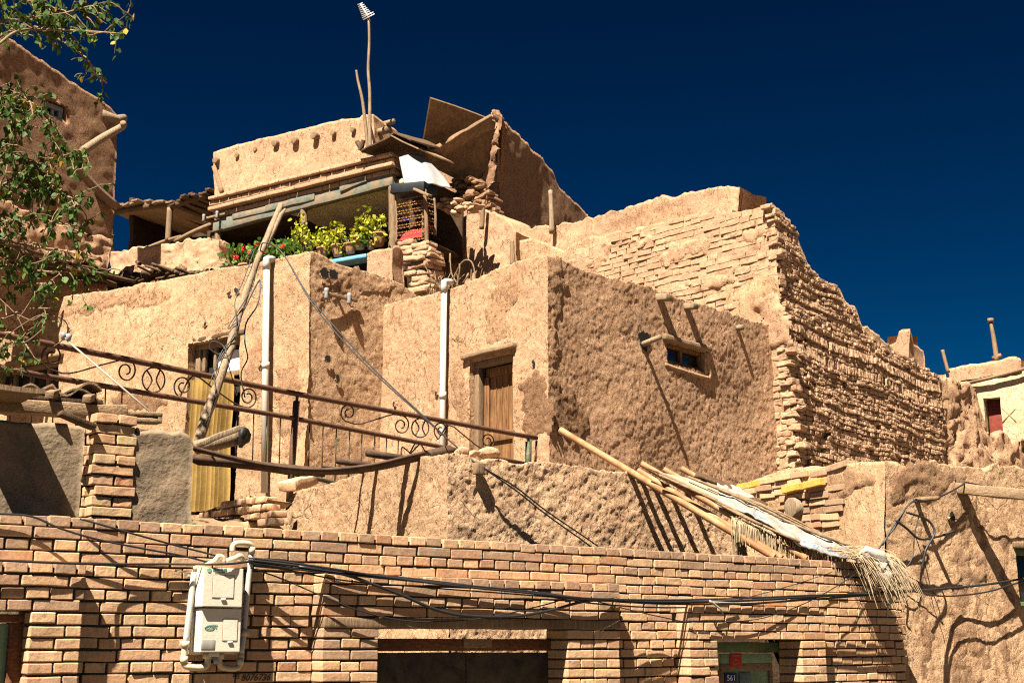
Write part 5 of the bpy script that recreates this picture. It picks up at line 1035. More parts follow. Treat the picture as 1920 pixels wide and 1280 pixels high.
# ================================================================ belt, added shadow sticks and timber on the terrace edge
def band(pts, wd, w, t):
    P = catmull(pts, 6); mb = MB(); n = len(P); G = np.array([P-wd*w/2, P+wd*w/2]).transpose(1, 0, 2); shell(mb, G, G-Z*t); return mb
wd = unit(np.array([-.55, -.8, .25]))
o = band([at(356, 836, 9.2), at(440, 857, 9.5), at(520, 874, 9.8), at(610, 881, 10), at(700, 873, 10.1), at(790, 852, 10.2), at(850, 838, 10.6)], wd, .10, .02).build('rubber_belt', BELT); tag(o, 'long dark belt sagging from the concrete slab to the top of the low mud wall', 'belt')
o = band([at(360, 856, 9.6), at(430, 862, 9.9), at(520, 872, 10.2), at(600, 880, 10.4)], wd, .12, .04).build('dark_board', BELT); tag(o, 'short black board lying under the sagging belt above the green rail', 'board')
for (x, y, r, L, lab) in ((769, 862, .030, .40, 'dark round stick added to cast a stripe shadow beside the lit wall corner'), (712, 876, .027, .40, 'dark round stick added to cast a stripe shadow under the middle of the belt'), (684, 886, .013, .40, 'thin iron rod added to cast a narrow stripe shadow below the belt')):
    mb = MB(); p = LMA.hit(x, y); d = unit(LMA.n+Z*.05); mb.tube([p-d*.2, p+d*L*.5, p+d*L], r, 9); o = mb.build('shadow_stick', BELT if r > .02 else IRON); tag(o, lab, 'stick')  # sticks added to cast the dark stripes down the low wall
mb = MB(); mb.tube([at(366, 838, 10.2), at(410, 824, 10.3), at(455, 812, 10.4)], [.05, .065, .075], 12); mb.V[-1] = rough(mb.V[-1], ((5, .03), (15, .01))); mb.plank(at(372, 832, 9.9), at(445, 806, 10.1), .12, .04, Z, .006, 6, ((6, .015),)); o = mb.build('split_log', LOG); tag(o, 'split log with a charred black end lying at the foot of the leaning pole', 'log')
mb = MB(); c = at(455, 818, 10.33); mb.box(c, RT, FW, UP, (.08, .10, .16), .03, (2, 2, 2), ((9, .05), (20, .015))); o2 = mb.build('charred_end', BLACK); tag(o2, 'black charred lump at the end of the split log', 'charred wood')
RB = Plane(at(450, 960, 11.6), -48)
mb = MB(); courses(mb, RB, [(384, 958), (420, 945), (462, 932), (500, 935), (505, 1000), (384, 1010)], .068, .22, .012, (-.01, .03), .14, .008, ((20, .008),), .0, 71, drop=.08); slab(mb, RB.shifted(-.05), [(380, 962), (462, 936), (506, 938)], [(380, 1010), (506, 1010)], .05, .2, (), ((5, .03), (14, .015)), jag=.03, bz=1.2); o = mb.build('brick_parapet', BRICK); tag(o, 'low crumbling brick parapet below the curtained doorway', 'parapet')
mb = MB(); mb.plank(at(536, 912, 11.6), at(580, 900, 11.9), .2, .09, Z, .01, 3, ((9, .015),)); o = mb.build('loose_brick', BRICK); tag(o, 'loose brick resting at the foot of the railing post', 'brick')
for i, (x, y, s, lab) in enumerate(((882, 846, .10, 'rounded stone on the low wall left of the flat stone'), (905, 851, .08, 'small dark stone in the middle of the low wall top'), (932, 850, .14, 'flat pale stone on the low wall under the end of the railing'))):
    mb = MB(); mb.box(LMB.hit(x, y)-LMB.n*.1, LMB.u, -LMB.n, Z, (s, s*.9, s*.6), s*.22, (2, 2, 2), ((9, .03),)); o = mb.build('stone', MUD_LM); tag(o, lab, 'stone', 'stones on the low wall')
# ================================================================ corner of slabs, brick pillar and timber above the facade at the left
PLP = Plane(at(215, 900, 8.3), 37); 
pil = thing('brick_pillar', 'free standing pillar of mixed yellow and red bricks between two concrete slabs', 'pillar', PLP.hit(205, 970))
cr = PLP.uv(176, 870)[0]; wR = PLP.uv(255, 870)[0]; vtop = PLP.uv(225, 776)[1]; mb = MB(); W = wR-cr; Dp = .36; rg = np.random.default_rng(77)
for k in range(22):
    v = vtop-.0325-k*.0648; n0 = rg.normal(0, .008); off = rg.normal(-.002, .01); step = [.0, 0, .02, .03, .02, .0, .03, .05, .02, .03, .04, .06][min(k, 11)]
    if k % 2 == 0: sp = [(cr+off, cr+W*.5), (cr+W*.5+.006, wR+off*.5)]
    else: sp = [(cr+off, wR+off*.6)]
    for (a, b) in sp: mb.box(PLP.P((a+b)/2, v, n0-.06), PLP.u, -PLP.n, PLP.v, (b-a-.008, .115, .056), .005, (3, 1, 1), ((20, .004),), rg.random())
    s0 = .125
    while s0 < Dp: mb.box(PLP.P(cr+off+.06, v+rg.normal(0, .002), n0-s0-.06), PLP.u, -PLP.n, PLP.v, (.12+step, .118, .056), .005, (2, 2, 1), ((20, .005),), rg.random()); s0 += .125
    mb.box(PLP.P((cr+wR)/2+.06, v, -.28), PLP.u, -PLP.n, PLP.v, (W-.14, .3, .05), .005, (1, 1, 1), None, .5)
mb.build('bricks', BRICK_P, pil, smooth=False)
S1P = PLP.shifted(-.015)
mb = MB(); slab(mb, S1P, [(248, 812), (262, 810), (290, 806), (318, 809), (322, 812), (340, 808), (354, 818), (362, 834)], [(240, 1010), (358, 1010)], .03, .09, (), ((2, .012), (7, .008), (20, .004)), jag=.006, bz=-.2); o = mb.build('concrete_slab', CONC); tag(o, 'mud smeared grey concrete slab standing right of the brick pillar', 'concrete slab')
S2P = PLP.shifted(-.15)
mb = MB(); slab(mb, S2P, [(-200, 770), (0, 785), (62, 792), (100, 794), (158, 801)], [(-200, 1000), (150, 1000)], .03, .09, (), ((2, .012), (7, .008), (20, .004)), jag=.008, bz=-.2); o = mb.build('concrete_slab', CONC); tag(o, 'long concrete slab half in shadow left of the brick pillar', 'concrete slab')
BM = PLP.shifted(-.23)
mb = MB(); mb.plank(BM.hit(-160, 748), BM.hit(235, 775), .13, .085, Z, .01, 12, ((5, .01), (18, .004))); o = mb.build('roof_timber', WOOD_X); tag(o, 'long squared timber carrying loose boards above the left concrete slab', 'timber')
mb = MB(); mb.plank(BM.hit(200, 771)-BM.n*.1, BM.hit(311, 775)-BM.n*.1, .10, .03, Z, .006, 6, ((6, .006),)); mb.plank(BM.hit(200, 783)-BM.n*.1, BM.hit(310, 788)-BM.n*.1, .10, .03, Z, .006, 6, ((6, .006),)); mb.box(BM.hit(307, 781)-BM.n*.1, BM.u, -BM.n, Z, (.03, .09, .05), .004); o = mb.build('crate_slats', WOOD_X); tag(o, 'pair of joined slats sticking out behind the top of the brick pillar', 'slats')
mb = MB(); mb.plank(S2P.hit(95, 780)+S2P.n*.15, S2P.hit(160, 806)+S2P.n*.15, .09, .03, Z, .005, 4, ((6, .008),)); o = mb.build('bracing_board', WOOD_D); tag(o, 'short dark board bracing the long timber against the brick pillar', 'board')
mb = MB(); mb.plank(S1P.hit(262, 803)-S1P.n*.1, S1P.hit(306, 812)-S1P.n*.1, .12, .03, Z, .005, 4, ((6, .008),)); o = mb.build('flat_board', WOOD_X); tag(o, 'thin pale board lying over the right concrete slab beside the pillar', 'board')
for i, (p, q, dep, th, mat, lab) in enumerate((((-90, 742), (30, 752), 1.3, .03, WOOD_G, 'flat weathered board at the far left end of the long timber'), ((45, 742), (188, 752), .8, .02, WOOD_D, 'wide dark board lying under the curled boards on the long timber'), ((52, 735), (96, 720), .55, .012, WOOD_X, 'upturned left end of a curled thin board on the long timber'), ((92, 724), (185, 733), .6, .015, WOOD_X, 'curled thin board lying right of the upturned one'), ((60, 740), (190, 745), .7, .012, WOOD_G, 'thin grey veneer between the curled boards and the dark board'))):
    fo = .55 if i == 0 else .05; a = BM.hit(*p)+BM.n*fo; b = BM.hit(*q)+BM.n*fo; s = np.linspace(0, 1, 14); G = np.array([[a*(1-x)+b*x-BM.n*dep*y+Z*(.05*math.sin(x*PI*(1 if i == 2 else 2)+i)*(i in (2, 3, 4))+.02*y) for x in s] for y in s]); G = rough(G.reshape(-1, 3), ((4, .012),)).reshape(G.shape); mb = MB(); shell(mb, G, G-Z*th, rng.random()); o = mb.build('loose_board', mat, smooth=False); tag(o, lab, 'board', 'loose boards on the long timber')
for (x0, y0, x1, y1, lab) in ((77, 747, 112, 734, 'sawn wooden block in front of the upturned curled board'), (146, 755, 178, 741, 'sawn wooden block at the right end of the curled boards')):
    mb = MB(); a = BM.hit(x0, y0)+BM.n*.16; b = BM.hit(x1, y1)-BM.n*.05; mb.plank(a, b, .055, .045, Z, .005, 3, ((12, .004),)); o = mb.build('wood_block', WOOD_X); tag(o, lab, 'wood block', 'wood blocks on the long timber')
mb = MB(); a, b = at(128, 640, 9.3), at(282, 772, 8.9); mb.tube([a, b], .007, 7); o = thing('insulator_rod', 'thin pale rod with two insulators rising from behind the brick pillar', 'rod', b); mb.build('rod', plain('grey_rod', (.26, .23, .19), .6), o)
for q in (at(119, 630, 9.3), at(129, 633, 9.3)):
    mb = MB(); mb.tube([q-Z*.03, q, q+Z*.025], [.012, .018, .024], 9); mb.tube([q, (q+a)/2, a], .008, 6); mb.build('insulator', WSHEET, o)
# ================================================================ pole bundle, boards, sack and reed mat across the gap
a_, b_, c_ = LMB.hit(1200, 884), BW.hit(1450, 1038, -.20), BW.hit(1640, 1040, -.20)
Mn = unit(np.cross(c_-b_, a_-b_)); Mn = Mn if Mn[2] > 0 else -Mn
def mp(x, y, h=0.0):
    r = ray(x, y); t = ((b_+Mn*h)@Mn)/(r@Mn); return r*t
G2 = 'steel poles leaning from the low wall to the facade'
for (p, q, r, h, lab) in (((1050, 806), (1452, 1044), .030, .0, 'longest rusty pole rising far above the low mud wall'), ((1196, 882), (1466, 1046), .027, .0, 'rusty pole close behind the longest pole'), ((1203, 869), (1512, 1047), .027, .03, 'grey pole with a rusty top end in the middle of the bundle'), ((1245, 880), (1548, 1052), .026, .03, 'yellow painted pole under the white sack'), ((1278, 878), (1575, 1045), .026, .05, 'uppermost rusty pole beside the thin dark board')):
    mb = MB(); A_, B_ = mp(*p, h), mp(*q, h); mb.tube(np.linspace(A_, B_, 8), r, 12, False); mb.tube([A_, A_+(B_-A_)*.01], r*.8, 12); mb.tube([B_+(A_-B_)*.01, B_], r*.75, 12); o = mb.build('steel_pole', POLE); tag(o, lab, 'pole', G2)
def sheetpx(name, mat, label, cat, rows, h, th, amps=None, n=20, m=12, fold=0.0):
    """rows: pixel polylines across the sheet; interpolated to a smooth surface on the leaning pole plane"""
    R = [catmull([mp(*p, h) for p in r], 6) for r in rows]; L = []
    for r in R:
        t = np.linspace(0, 1, len(r)); L.append(np.stack([np.interp(np.linspace(0, 1, n), t, r[:, k]) for k in range(3)], 1))
    L = np.array(L); t = np.linspace(0, 1, len(L)); G = np.stack([np.stack([np.interp(np.linspace(0, 1, m), t, L[:, i, k]) for i in range(n)], 1) for k in range(3)], -1)
    G = rough(G.reshape(-1, 3), amps or ()).reshape(G.shape); mb = MB(); shell(mb, G, G-Mn*th); o = mb.build(name, mat); 
    if label: tag(o, label, cat)
    return o
o = sheetpx('grey_plank', REED, 'wide pale plank lying along the top of the pole bundle', 'plank', [[(1232, 884), (1300, 898), (1400, 930), (1520, 992), (1580, 1020)], [(1240, 893), (1300, 915), (1390, 955), (1500, 1010), (1570, 1035)]], .09, .02, ((5, .012),))
o = sheetpx('thin_board', WOOD_D, 'thin dark board at the upper edge of the pole bundle', 'board', [[(1306, 882), (1380, 912), (1440, 945)], [(1304, 888), (1376, 918), (1436, 952)]], .12, .03, ((5, .006),))
sack = sheetpx('white_sack', SACK2, 'crumpled white woven sack with blue print draped over the pole bundle', 'sack', [[(1342, 902), (1390, 918), (1470, 968), (1560, 1008), (1640, 1040)], [(1345, 925), (1400, 944), (1480, 990), (1560, 1022), (1635, 1046)], [(1352, 946), (1410, 968), (1490, 1016), (1560, 1040), (1620, 1050)]], .115, .012, ((4, .02), (10, .014), (25, .009), (60, .004)), 70, 34)
for (p, q, r, lab) in (((1236, 890), (1500, 1016), .012, 'thin pale lath along the lower edge of the wide pale plank'), ((1290, 893), (1560, 1012), .011, 'thin pale lath along the upper edge of the white sack'), ((1325, 905), (1600, 1026), .010, 'thin crooked lath highest on the sack'), ((1216, 876), (1430, 985), .012, 'thin grey lath between the rusty poles and the wide plank'), ((1380, 925), (1630, 1040), .009, 'thinnest lath running out over the felt bundle')):
    mb = MB(); A_, B_ = mp(*p, .135), mp(*q, .135); mb.tube(catmull([A_, A_*.6+B_*.4+Z*.012, A_*.3+B_*.7-Z*.008, B_], 4), r, 7); o = mb.build('wooden_lath', WOOD_X); tag(o, lab, 'lath', 'thin laths on the pole bundle')
# reed fringe
rg = np.random.default_rng(12)
fr_ = MB()
for k in range(560):
    t = rg.random(); x = 1372+t*215; y = 968+t*74+rg.normal(0, 3); 
    if t < .25: y += 4
    p = mp(x, y, .09); L = rg.uniform(.08, .2); d = np.array([-.10+rg.normal(0, .12), -.45+rg.normal(0, .15), 0]); 
    fr_.tube(catmull([p-unit(d)*.06+Z*.02, p, p+d*L*.35-Z*L*.3, p+d*L*.45-Z*L*(.9+.2*rg.random())], 3), rg.uniform(.0016, .003), 4, False, rg.random())
for k in range(190):
    t = rg.random()**.8; x = 1560+t*70; y = 1032+t*10+rg.normal(0, 4); p = mp(x, y, .11); L = rg.uniform(.16, .46); sx_ = rg.normal(.42, .24); dn = BW.n*rg.uniform(.10, .30)
    q = p+BW.u*sx_*L*.5+dn*.9-Z*L*.08; e = p+BW.u*sx_*L+dn+BW.n*.1-Z*L*(.75+.3*rg.random())
    fr_.tube(catmull([p-BW.u*.08, p, q, e], 4), rg.uniform(.0014, .0028), 4, False, rg.random())
o = fr_.build('reed_mat', STRAW); tag(o, 'frayed reed mat with long straws hanging over the end of the brick facade', 'reed mat')
# white felt lump and its hanging tail
mb = MB()
for (pts, rr) in (([(1606, 1046, .12), (1630, 1036, .18), (1655, 1050, .2), (1675, 1075, .22), (1678, 1105, .2)], [.03, .07, .08, .06, .03]), ([(1640, 1050, .2), (1655, 1075, .24), (1662, 1100, .24)], [.04, .05, .03]), ([(1655, 1108, .16), (1664, 1130, .12), (1662, 1152, .1)], [.02, .026, .012])):
    P = [BW.hit(x, y, n) for x, y, n in pts]; P = catmull(P, 5); mb.tube(P, np.interp(np.linspace(0, 1, len(P)), np.linspace(0, 1, len(rr)), rr), 14); mb.V[-1] = rough(mb.V[-1], ((9, .04), (22, .022), (50, .01)))
o = mb.build('felt_bundle', SACK); tag(o, 'ragged dirty white felt bundle hanging off the right end of the reed mat', 'felt')
mb = MB(); mb.plank(BW.hit(1389, 1048, -.45), BW.hit(1383, 985, -.45), .14, .03, BW.n, .005, 3, ((6, .01),)); o = mb.build('upright_board', WOOD_X); tag(o, 'short pale board standing behind the facade under the pole bundle', 'board')
# ================================================================ meter box
MBX = thing('meter_box', 'yellowed white electricity meter box on the brick facade with looping pipes', 'meter box', BW.hit(415, 1225))
def onb(x, y, n): return BW.hit(x, y, n)
GREENT = plain('green_print', (.02, .22, .17), .5, .1); GREYPL = plain('grey_nameplate', (.36, .35, .32), .45, .1, 12, .001, .3); LINE = plain('grimy_seam', (.20, .12, .06), .8, .3, 20)
B1, B2 = BW.shifted(.15), BW.shifted(.125)
mb = MB(); rectbox(mb, B1, 382, 1063, 454, 1138, 0, .15, .005, mid=(3, 3, 3)); cab = mb.build('cabinet_top', WHITE, MBX, smooth=False)
mb = MB(); rectbox(mb, B2, 379, 1139, 450, 1222, 0, .125, .005, mid=(3, 3, 3)); cab2 = mb.build('cabinet_bottom', WHITE, MBX, smooth=False)
mb = MB(); rectbox(mb, BW.shifted(.03), 364, 1066, 452, 1226, 0, .028, .008); mb.build('back_plate', WHITE, MBX, smooth=False)
def hatch(pl, x0, y0, x1, y1, name, par):
    mb = MB(); rectbox(mb, pl, x0, y0, x1, y1, .0022, .004, .001); o = mb.build(name, LINE, par, smooth=False); mb = MB(); rectbox(mb, pl, x0+1, y0+1, x1-1, y1-1, .0034, .004, .001); mb.build('panel', WHITE, par, smooth=False)
    a = pl.uv((x0+x1)/2, y1); mb = MB(); mb.box(pl.P(a[0], a[1]-.006, .004), pl.u, -pl.n, pl.v, (.03, .008, .012), .003); mb.build('latch', WHITE, par)
hatch(B1, 399, 1077, 438, 1121, 'upper_hatch', cab); hatch(B2, 418, 1159, 444.5, 1201, 'lower_hatch', cab2)
mb = MB(); rectbox(mb, B2, 376.5+1, 1198, 402, 1216, .003, .004, .001); mb.build('nameplate', GREYPL, cab2)
lg = MB(); c = B1.uv(392.5, 1068.5); th = np.linspace(0, 2*PI, 22, endpoint=False); lg.add([B1.P(c[0]+.0125*math.cos(t), c[1]+.0135*math.sin(t), .0015) for t in th], [tuple(range(22))]); e_ = lg.build('emblem', GREENT, cab, smooth=False)
mb = MB()
for k in (-1, 0, 1): mb.tube([B1.P(c[0]+.006*k-.002+.004*math.cos(t), c[1]+.011*math.sin(t), .002) for t in np.linspace(-1.3, 1.3, 7)], .0007, 4)
mb.build('emblem_lines', WHITE, e_)
text3d('国家电网', B1, 412, 1069.5, .021, GREENT, cab, 'lettering', n=.0015); text3d('STATE GRID', B1, 412, 1074, .0115, GREENT, cab, 'small_lettering', n=.0015)
c = B2.uv(395, 1175); mb = MB(); mb.tube([B2.P(c[0]+.036*math.cos(t), c[1]+.013*math.sin(t)+.004*math.cos(t), .002) for t in np.linspace(.6, 5.2, 22)], .0011, 5); mb.tube([B2.P(c[0]-.01+.05*s_, c[1]+.013, .002) for s_ in np.linspace(0, 1, 3)], .001, 5); mb.build('oval_mark', GREENT, cab2)
text3d('OSTEN', B2, 395.5, 1177.5, .020, GREENT, cab2, 'lettering', n=.002, shear=.3)
def pipe(pts, r, mat=PVC_Y, n=5, nm='pipe'):
    P = catmull([onb(*p) for p in pts], n); mb = MB(); mb.tube(P, r, 12); return mb.build(nm, mat, MBX)
pipe([(364, 1072, .05), (356, 1140, .05), (348, 1206, .05)], .017, PVC)
pipe([(348, 1206, .05), (345, 1232, .05), (347, 1246, .055), (356, 1250, .06), (376, 1251, .06), (387, 1247, .06), (390, 1236, .06), (388, 1224, .06)], .018, PVC_Y)
pipe([(363, 1066, .05), (383, 1060, .055), (401, 1052, .06), (409, 1043, .06), (417, 1045, .06), (420, 1052, .06)], .016, PVC_Y); pipe([(423, 1052, .06), (438, 1047, .06), (449, 1042, .06), (455, 1047, .05), (456, 1055, .05)], .016, PVC_Y)
pipe([(471, 1036, .05), (463, 1120, .05), (457, 1185, .05), (452, 1225, .05)], .016, PVC)
pipe([(452, 1225, .05), (450, 1244, .05), (443, 1252, .055), (425, 1252, .06), (414, 1248, .06), (411, 1238, .06), (413, 1224, .06)], .017, PVC_Y)
pipe([(471, 1038, .05), (472, 1026, .05), (466, 1019, .055), (445, 1018, .055), (437, 1023, .055), (436, 1033, .055)], .0165, PVC_Y)
for (x, y, r) in ((348, 1207, .021), (345, 1236, .0215), (457, 1186, .020), (450, 1240, .021), (389, 1228, .026), (412, 1228, .026), (472, 1031, .020)):
    mb = MB(); p = onb(x, y, .055); mb.tube([p-Z*.018, p+Z*.018], r, 12); mb.build('collar', PVC_Y, MBX)
for (x, y) in ((348, 1205), (363, 1078), (457, 1187)):
    mb = MB(); p = onb(x, y, .02); mb.plank(p-BW.u*.035, p+BW.u*.035, .004, .03, BW.v, .001); mb.build('bracket', PVC_Y, MBX)
mb = MB(); p = onb(401, 1226, .09); mb.box(p, BW.u, -BW.n, Z, (.055, .03, .022), .003); mb.build('hasp', WHITE, MBX)
mb = MB(); p = onb(404, 1238, .09); mb.box(p, BW.u, -BW.n, Z, (.022, .015, .034), .004); mb.tube([p+Z*.017+BW.u*.007*c_-BW.u*.0+Z*.016*s_ for c_, s_ in ((-1, 0), (-1, 1), (0, 1.5), (1, 1), (1, 0))], .0025, 5); mb.build('padlock', plain('grey_padlock', (.25, .29, .31), .4, .1, 12, .001, .5), MBX)
mb = MB(); mb.tube([onb(327, 1069, .03), onb(362, 1073, .04)], .006, 6); mb.build('rod', PVC_Y, MBX)
# ================================================================ cables on the facade
G3 = 'black cables strung along the brick facade'
def fc(pts, r, label): return cable([onb(x, y, n) for x, y, n in pts], r, label, G3)
base = [(466, 1049, .07), (540, 1058, .12), (620, 1068, .16), (720, 1081, .17), (850, 1096, .17), (1000, 1111, .17), (1112, 1123, .17), (1250, 1128, .12), (1400, 1125, .12), (1520, 1118, .13), (1640, 1112, .15), (1700, 1108, .17)]
rhx = [(1770, 1103), (1850, 1095), (1920, 1084), (2050, 1064)]
for k, (dy, dn, r, rad, lab) in enumerate(((0, 0, .0, .011, 'thickest cable of the bundle across the facade'), (4, .02, .4, .008, 'cable hanging just under the thickest cable of the bundle'), (-3, .03, .9, .007, 'cable looping slightly above the bundle right of the gate'), (7, -.02, 1.5, .006, 'lowest thin cable of the bundle across the facade'))):
    pts = [onb(x, y+dy*math.sin(i*.9+r)+ (dy*.5), n+dn) for i, (x, y, n) in enumerate(base)]
    offs = (.12, .16, .10, .20)[k]; pts += [RHB.hit(x, y+(0, 14, 3, 18)[k]*min(1, (1920-x)/100+.4 if x < 1920 else .4), offs) for x, y in rhx] if k in (0, 1) else []
    cable(pts, rad, lab, G3)
fc([(-120, 1044, .16), (0, 1050, .16), (140, 1056, .15), (205, 1057, .06), (320, 1057, .07), (420, 1057, .17), (470, 1052, .1)], .007, 'cable running from the left edge of the facade to the top of the meter box')
fc([(-120, 960, .02), (0, 963, .03), (60, 968, .04), (110, 989, .06), (180, 1010, .07), (280, 1030, .07), (345, 1042, .06), (395, 1055, .06)], .006, 'thin cable slanting down from the wall top to the meter box')
fc([(150, 972, .03), (200, 986, .06), (260, 1003, .07), (330, 1022, .06), (385, 1036, .06), (425, 1048, .06)], .006, 'second thin cable slanting to the meter box from the brick pillar')
fc([(560, 1062, .14), (640, 1075, .17), (700, 1095, .19), (760, 1118, .19), (820, 1143, .19), (880, 1154, .19), (960, 1155, .19), (1030, 1144, .18), (1090, 1128, .17), (1150, 1122, .14)], .010, 'thick black cable dipping over the gate lintel')
fc([(470, 1064, .08), (530, 1085, .07), (600, 1115, .16), (680, 1146, .17), (760, 1163, .17), (840, 1164, .17), (920, 1156, .17), (1010, 1136, .17), (1060, 1122, .16)], .0045, 'thin wire sagging lowest across the gate lintel')
fc([(470, 1056, .08), (560, 1072, .10), (650, 1088, .17), (790, 1100, .18), (950, 1112, .18), (1080, 1122, .18)], .005, 'grey wire running just below the bundle left of the gate')
fc([(1110, 1124, .17), (1170, 1140, .10), (1240, 1156, .08), (1290, 1165, .14), (1360, 1165, .15), (1430, 1158, .15), (1510, 1130, .13), (1590, 1085, .10), (1640, 1045, .05)], .004, 'thin wire sagging over the green door and rising to the reed mat')
fc([(1380, 1125, .12), (1430, 1112, .10), (1490, 1095, .08), (1560, 1072, .06)], .003, 'very thin wire rising toward the reed mat below the wall top')
# ties of rag on the bundle
mb = MB(); P = [onb(1332, 1128, .17), onb(1345, 1135, .18), onb(1358, 1150, .16)]; mb.tube(catmull(P, 4), np.linspace(.012, .004, 9), 7); mb.tube([onb(1335, 1129, .17), onb(1380, 1131, .15)], .006, 6); mb.V = [rough(v, ((20, .012),)) for v in mb.V]; o = mb.build('white_rag', SACK); tag(o, 'scrap of white rag tied on the cables above the green door', 'rag')
# wires tangle on the streaky wall
G4 = 'wires tangled on the streaky wall'
def rc(pts, r, label): return cable([RHB.hit(x, y, n) for x, y, n in pts], r, label, G4)
mb = MB(); p = RHB.hit(1718, 938); mb.tube([p-RHB.n*.1, p+RHB.n*.12, p+RHB.n*.26], [.03, .026, .018], 8); o = mb.build('wall_peg', WOOD_G); tag(o, 'wooden peg in the streaky wall holding a tangle of wires', 'peg')
rc([(1716, 936, .12), (1740, 938, .12), (1775, 925, .1), (1805, 908, .10), (1812, 904, .10), (1860, 915, .16), (1925, 932, .16)], .008, 'black wire from the peg to the jutting timber')
rc([(1718, 935, .14), (1700, 950, .13), (1680, 985, .09), (1660, 1010, .05), (1640, 1040, .05)], .008, 'black wire dropping from the peg to the reed mat')
rc([(1722, 938, .16), (1705, 945, .15), (1690, 965, .12), (1672, 990, .1), (1655, 1022, .08)], .006, 'second wire beside the one dropping from the peg to the mat')
rc([(1720, 935, .15), (1726, 955, .12), (1715, 1000, .10), (1712, 1040, .12), (1700, 1062, .12), (1685, 1068, .1)], .005, 'pale loop of wire hanging below the peg')
rc([(1715, 1000, .06), (1735, 1060, .05), (1745, 1100, .05), (1760, 1140, .06), (1764, 1160, .05)], .004, 'thin twig like wire hanging down the middle of the streaky wall')
rc([(1680, 975, .16), (1700, 990, .16), (1725, 1010, .14), (1760, 1005, .13), (1790, 995, .16)], .011, 'stiff branching wire standing off the streaky wall')
rc([(1700, 960, .2), (1740, 975, .18), (1752, 1000, .2), (1736, 1030, .2), (1728, 1070, .18)], .010, 'curled wire hanging in front of the peg shadow')
rc([(1688, 1070, .06), (1694, 1090, .07), (1690, 1112, .1), (1698, 1120, .1)], .007, 'blue black cable end at the corner of the facade')
rc([(1695, 1075, .05), (1730, 1095, .06), (1760, 1118, .06)], .006, 'loose wire crossing the cables at the corner of the facade')
for g in (0,): pass
# ================================================================ tree at the left edge
tr = thing('tree', 'leafy tree with small broad leaves reaching in from the left edge', 'tree', np.array([-5.9, 10.4, -.5]))
rg = np.random.default_rng(21)
tb = MB(); T0 = np.array([-5.9, 10.4, -.5]); TT = np.array([-5.3, 10.1, 5.4]); P = catmull([T0, T0+np.array([.1, 0, 1.6]), np.array([-5.7, 10.3, 1.9]), np.array([-5.5, 10.2, 3.6]), TT, TT+np.array([.2, -.1, 1.2])], 6)
tb.tube(P, np.linspace(.17, .05, len(P)), 10); tb.V[-1] = rough(tb.V[-1], ((3, .03), (9, .01))); tb.build('trunk', WOOD_G, tr)
leaves = MB(); twigs = MB()
def leaf(p, size, t):
    a = unit(np.array([rg.normal(0, .55), rg.normal(0, .55), -1.0+rg.normal(0, .35)])); nn_ = rg.normal(0, 1, 3); nn_[2] += .8; b = unit(np.cross(a, nn_)); w = np.cross(b, a); L = size*rg.uniform(.7, 1.25); W = L*.40; c = .12*L*rg.uniform(-1, 1)
    v = [p, p+a*L*.18+b*W*.75+w*c*.5, p+a*L*.42+b*W+w*c, p+a*L*.75+b*W*.55+w*c*.6, p+a*L*1.05, p+a*L*.75-b*W*.55+w*c*.6, p+a*L*.42-b*W+w*c, p+a*L*.18-b*W*.75+w*c*.5, p+a*L*.42-w*.06*L]
    leaves.add(v, [(0, 1, 2, 8), (8, 2, 3, 4), (4, 5, 6, 8), (8, 6, 7, 0)], t)
def twig(p, d, L, lv):
    pts = [p]; d = unit(d)
    for k in range(4): d = unit(d+rg.normal(0, .22, 3)+np.array([0, 0, -.10])); pts.append(pts[-1]+d*L/4)
    P = catmull(pts, 3); twigs.tube(P, np.linspace(.006, .0025, len(P)), 4, False)
    n = int(lv*L/.036)
    for k in range(n):
        q = P[rg.integers(2, len(P))]+rg.normal(0, .012, 3); t = rg.beta(1.4, 2.2)*.8; t = .9+.1*rg.random() if rg.random() < .035 else t
        leaf(q, .054, t)
    return P[-1], d
def branch(px, Y, r0, dens, lv, spread=.33, dz=0.0):
    pts = [np.array([-5.45, 10.2, float(np.clip(at(px[0][0], px[0][1], 10.2)[2], .5, 6.0))])]+[at(x, y, Y+1.85+.25*math.sin(i*1.7+Y*3)) for i, (x, y) in enumerate(px)]
    P = catmull(pts, 8); twigs.tube(P, np.linspace(r0, .006, len(P)), 7, False); L = np.linalg.norm(np.diff(P, axis=0), axis=1).sum()
    for k in range(int(L*dens*.5)):
        i = rg.integers(int(len(P)*.22), len(P)); tdir = P[min(i+1, len(P)-1)]-P[i-1]; d = unit(unit(tdir)*.6+rg.normal(0, .7, 3)); q, dd = twig(P[i], d, rg.uniform(.5, 1.2)*spread, lv)
        if rg.random() < .5: twig(q, dd+rg.normal(0, .5, 3), spread*.5, lv)
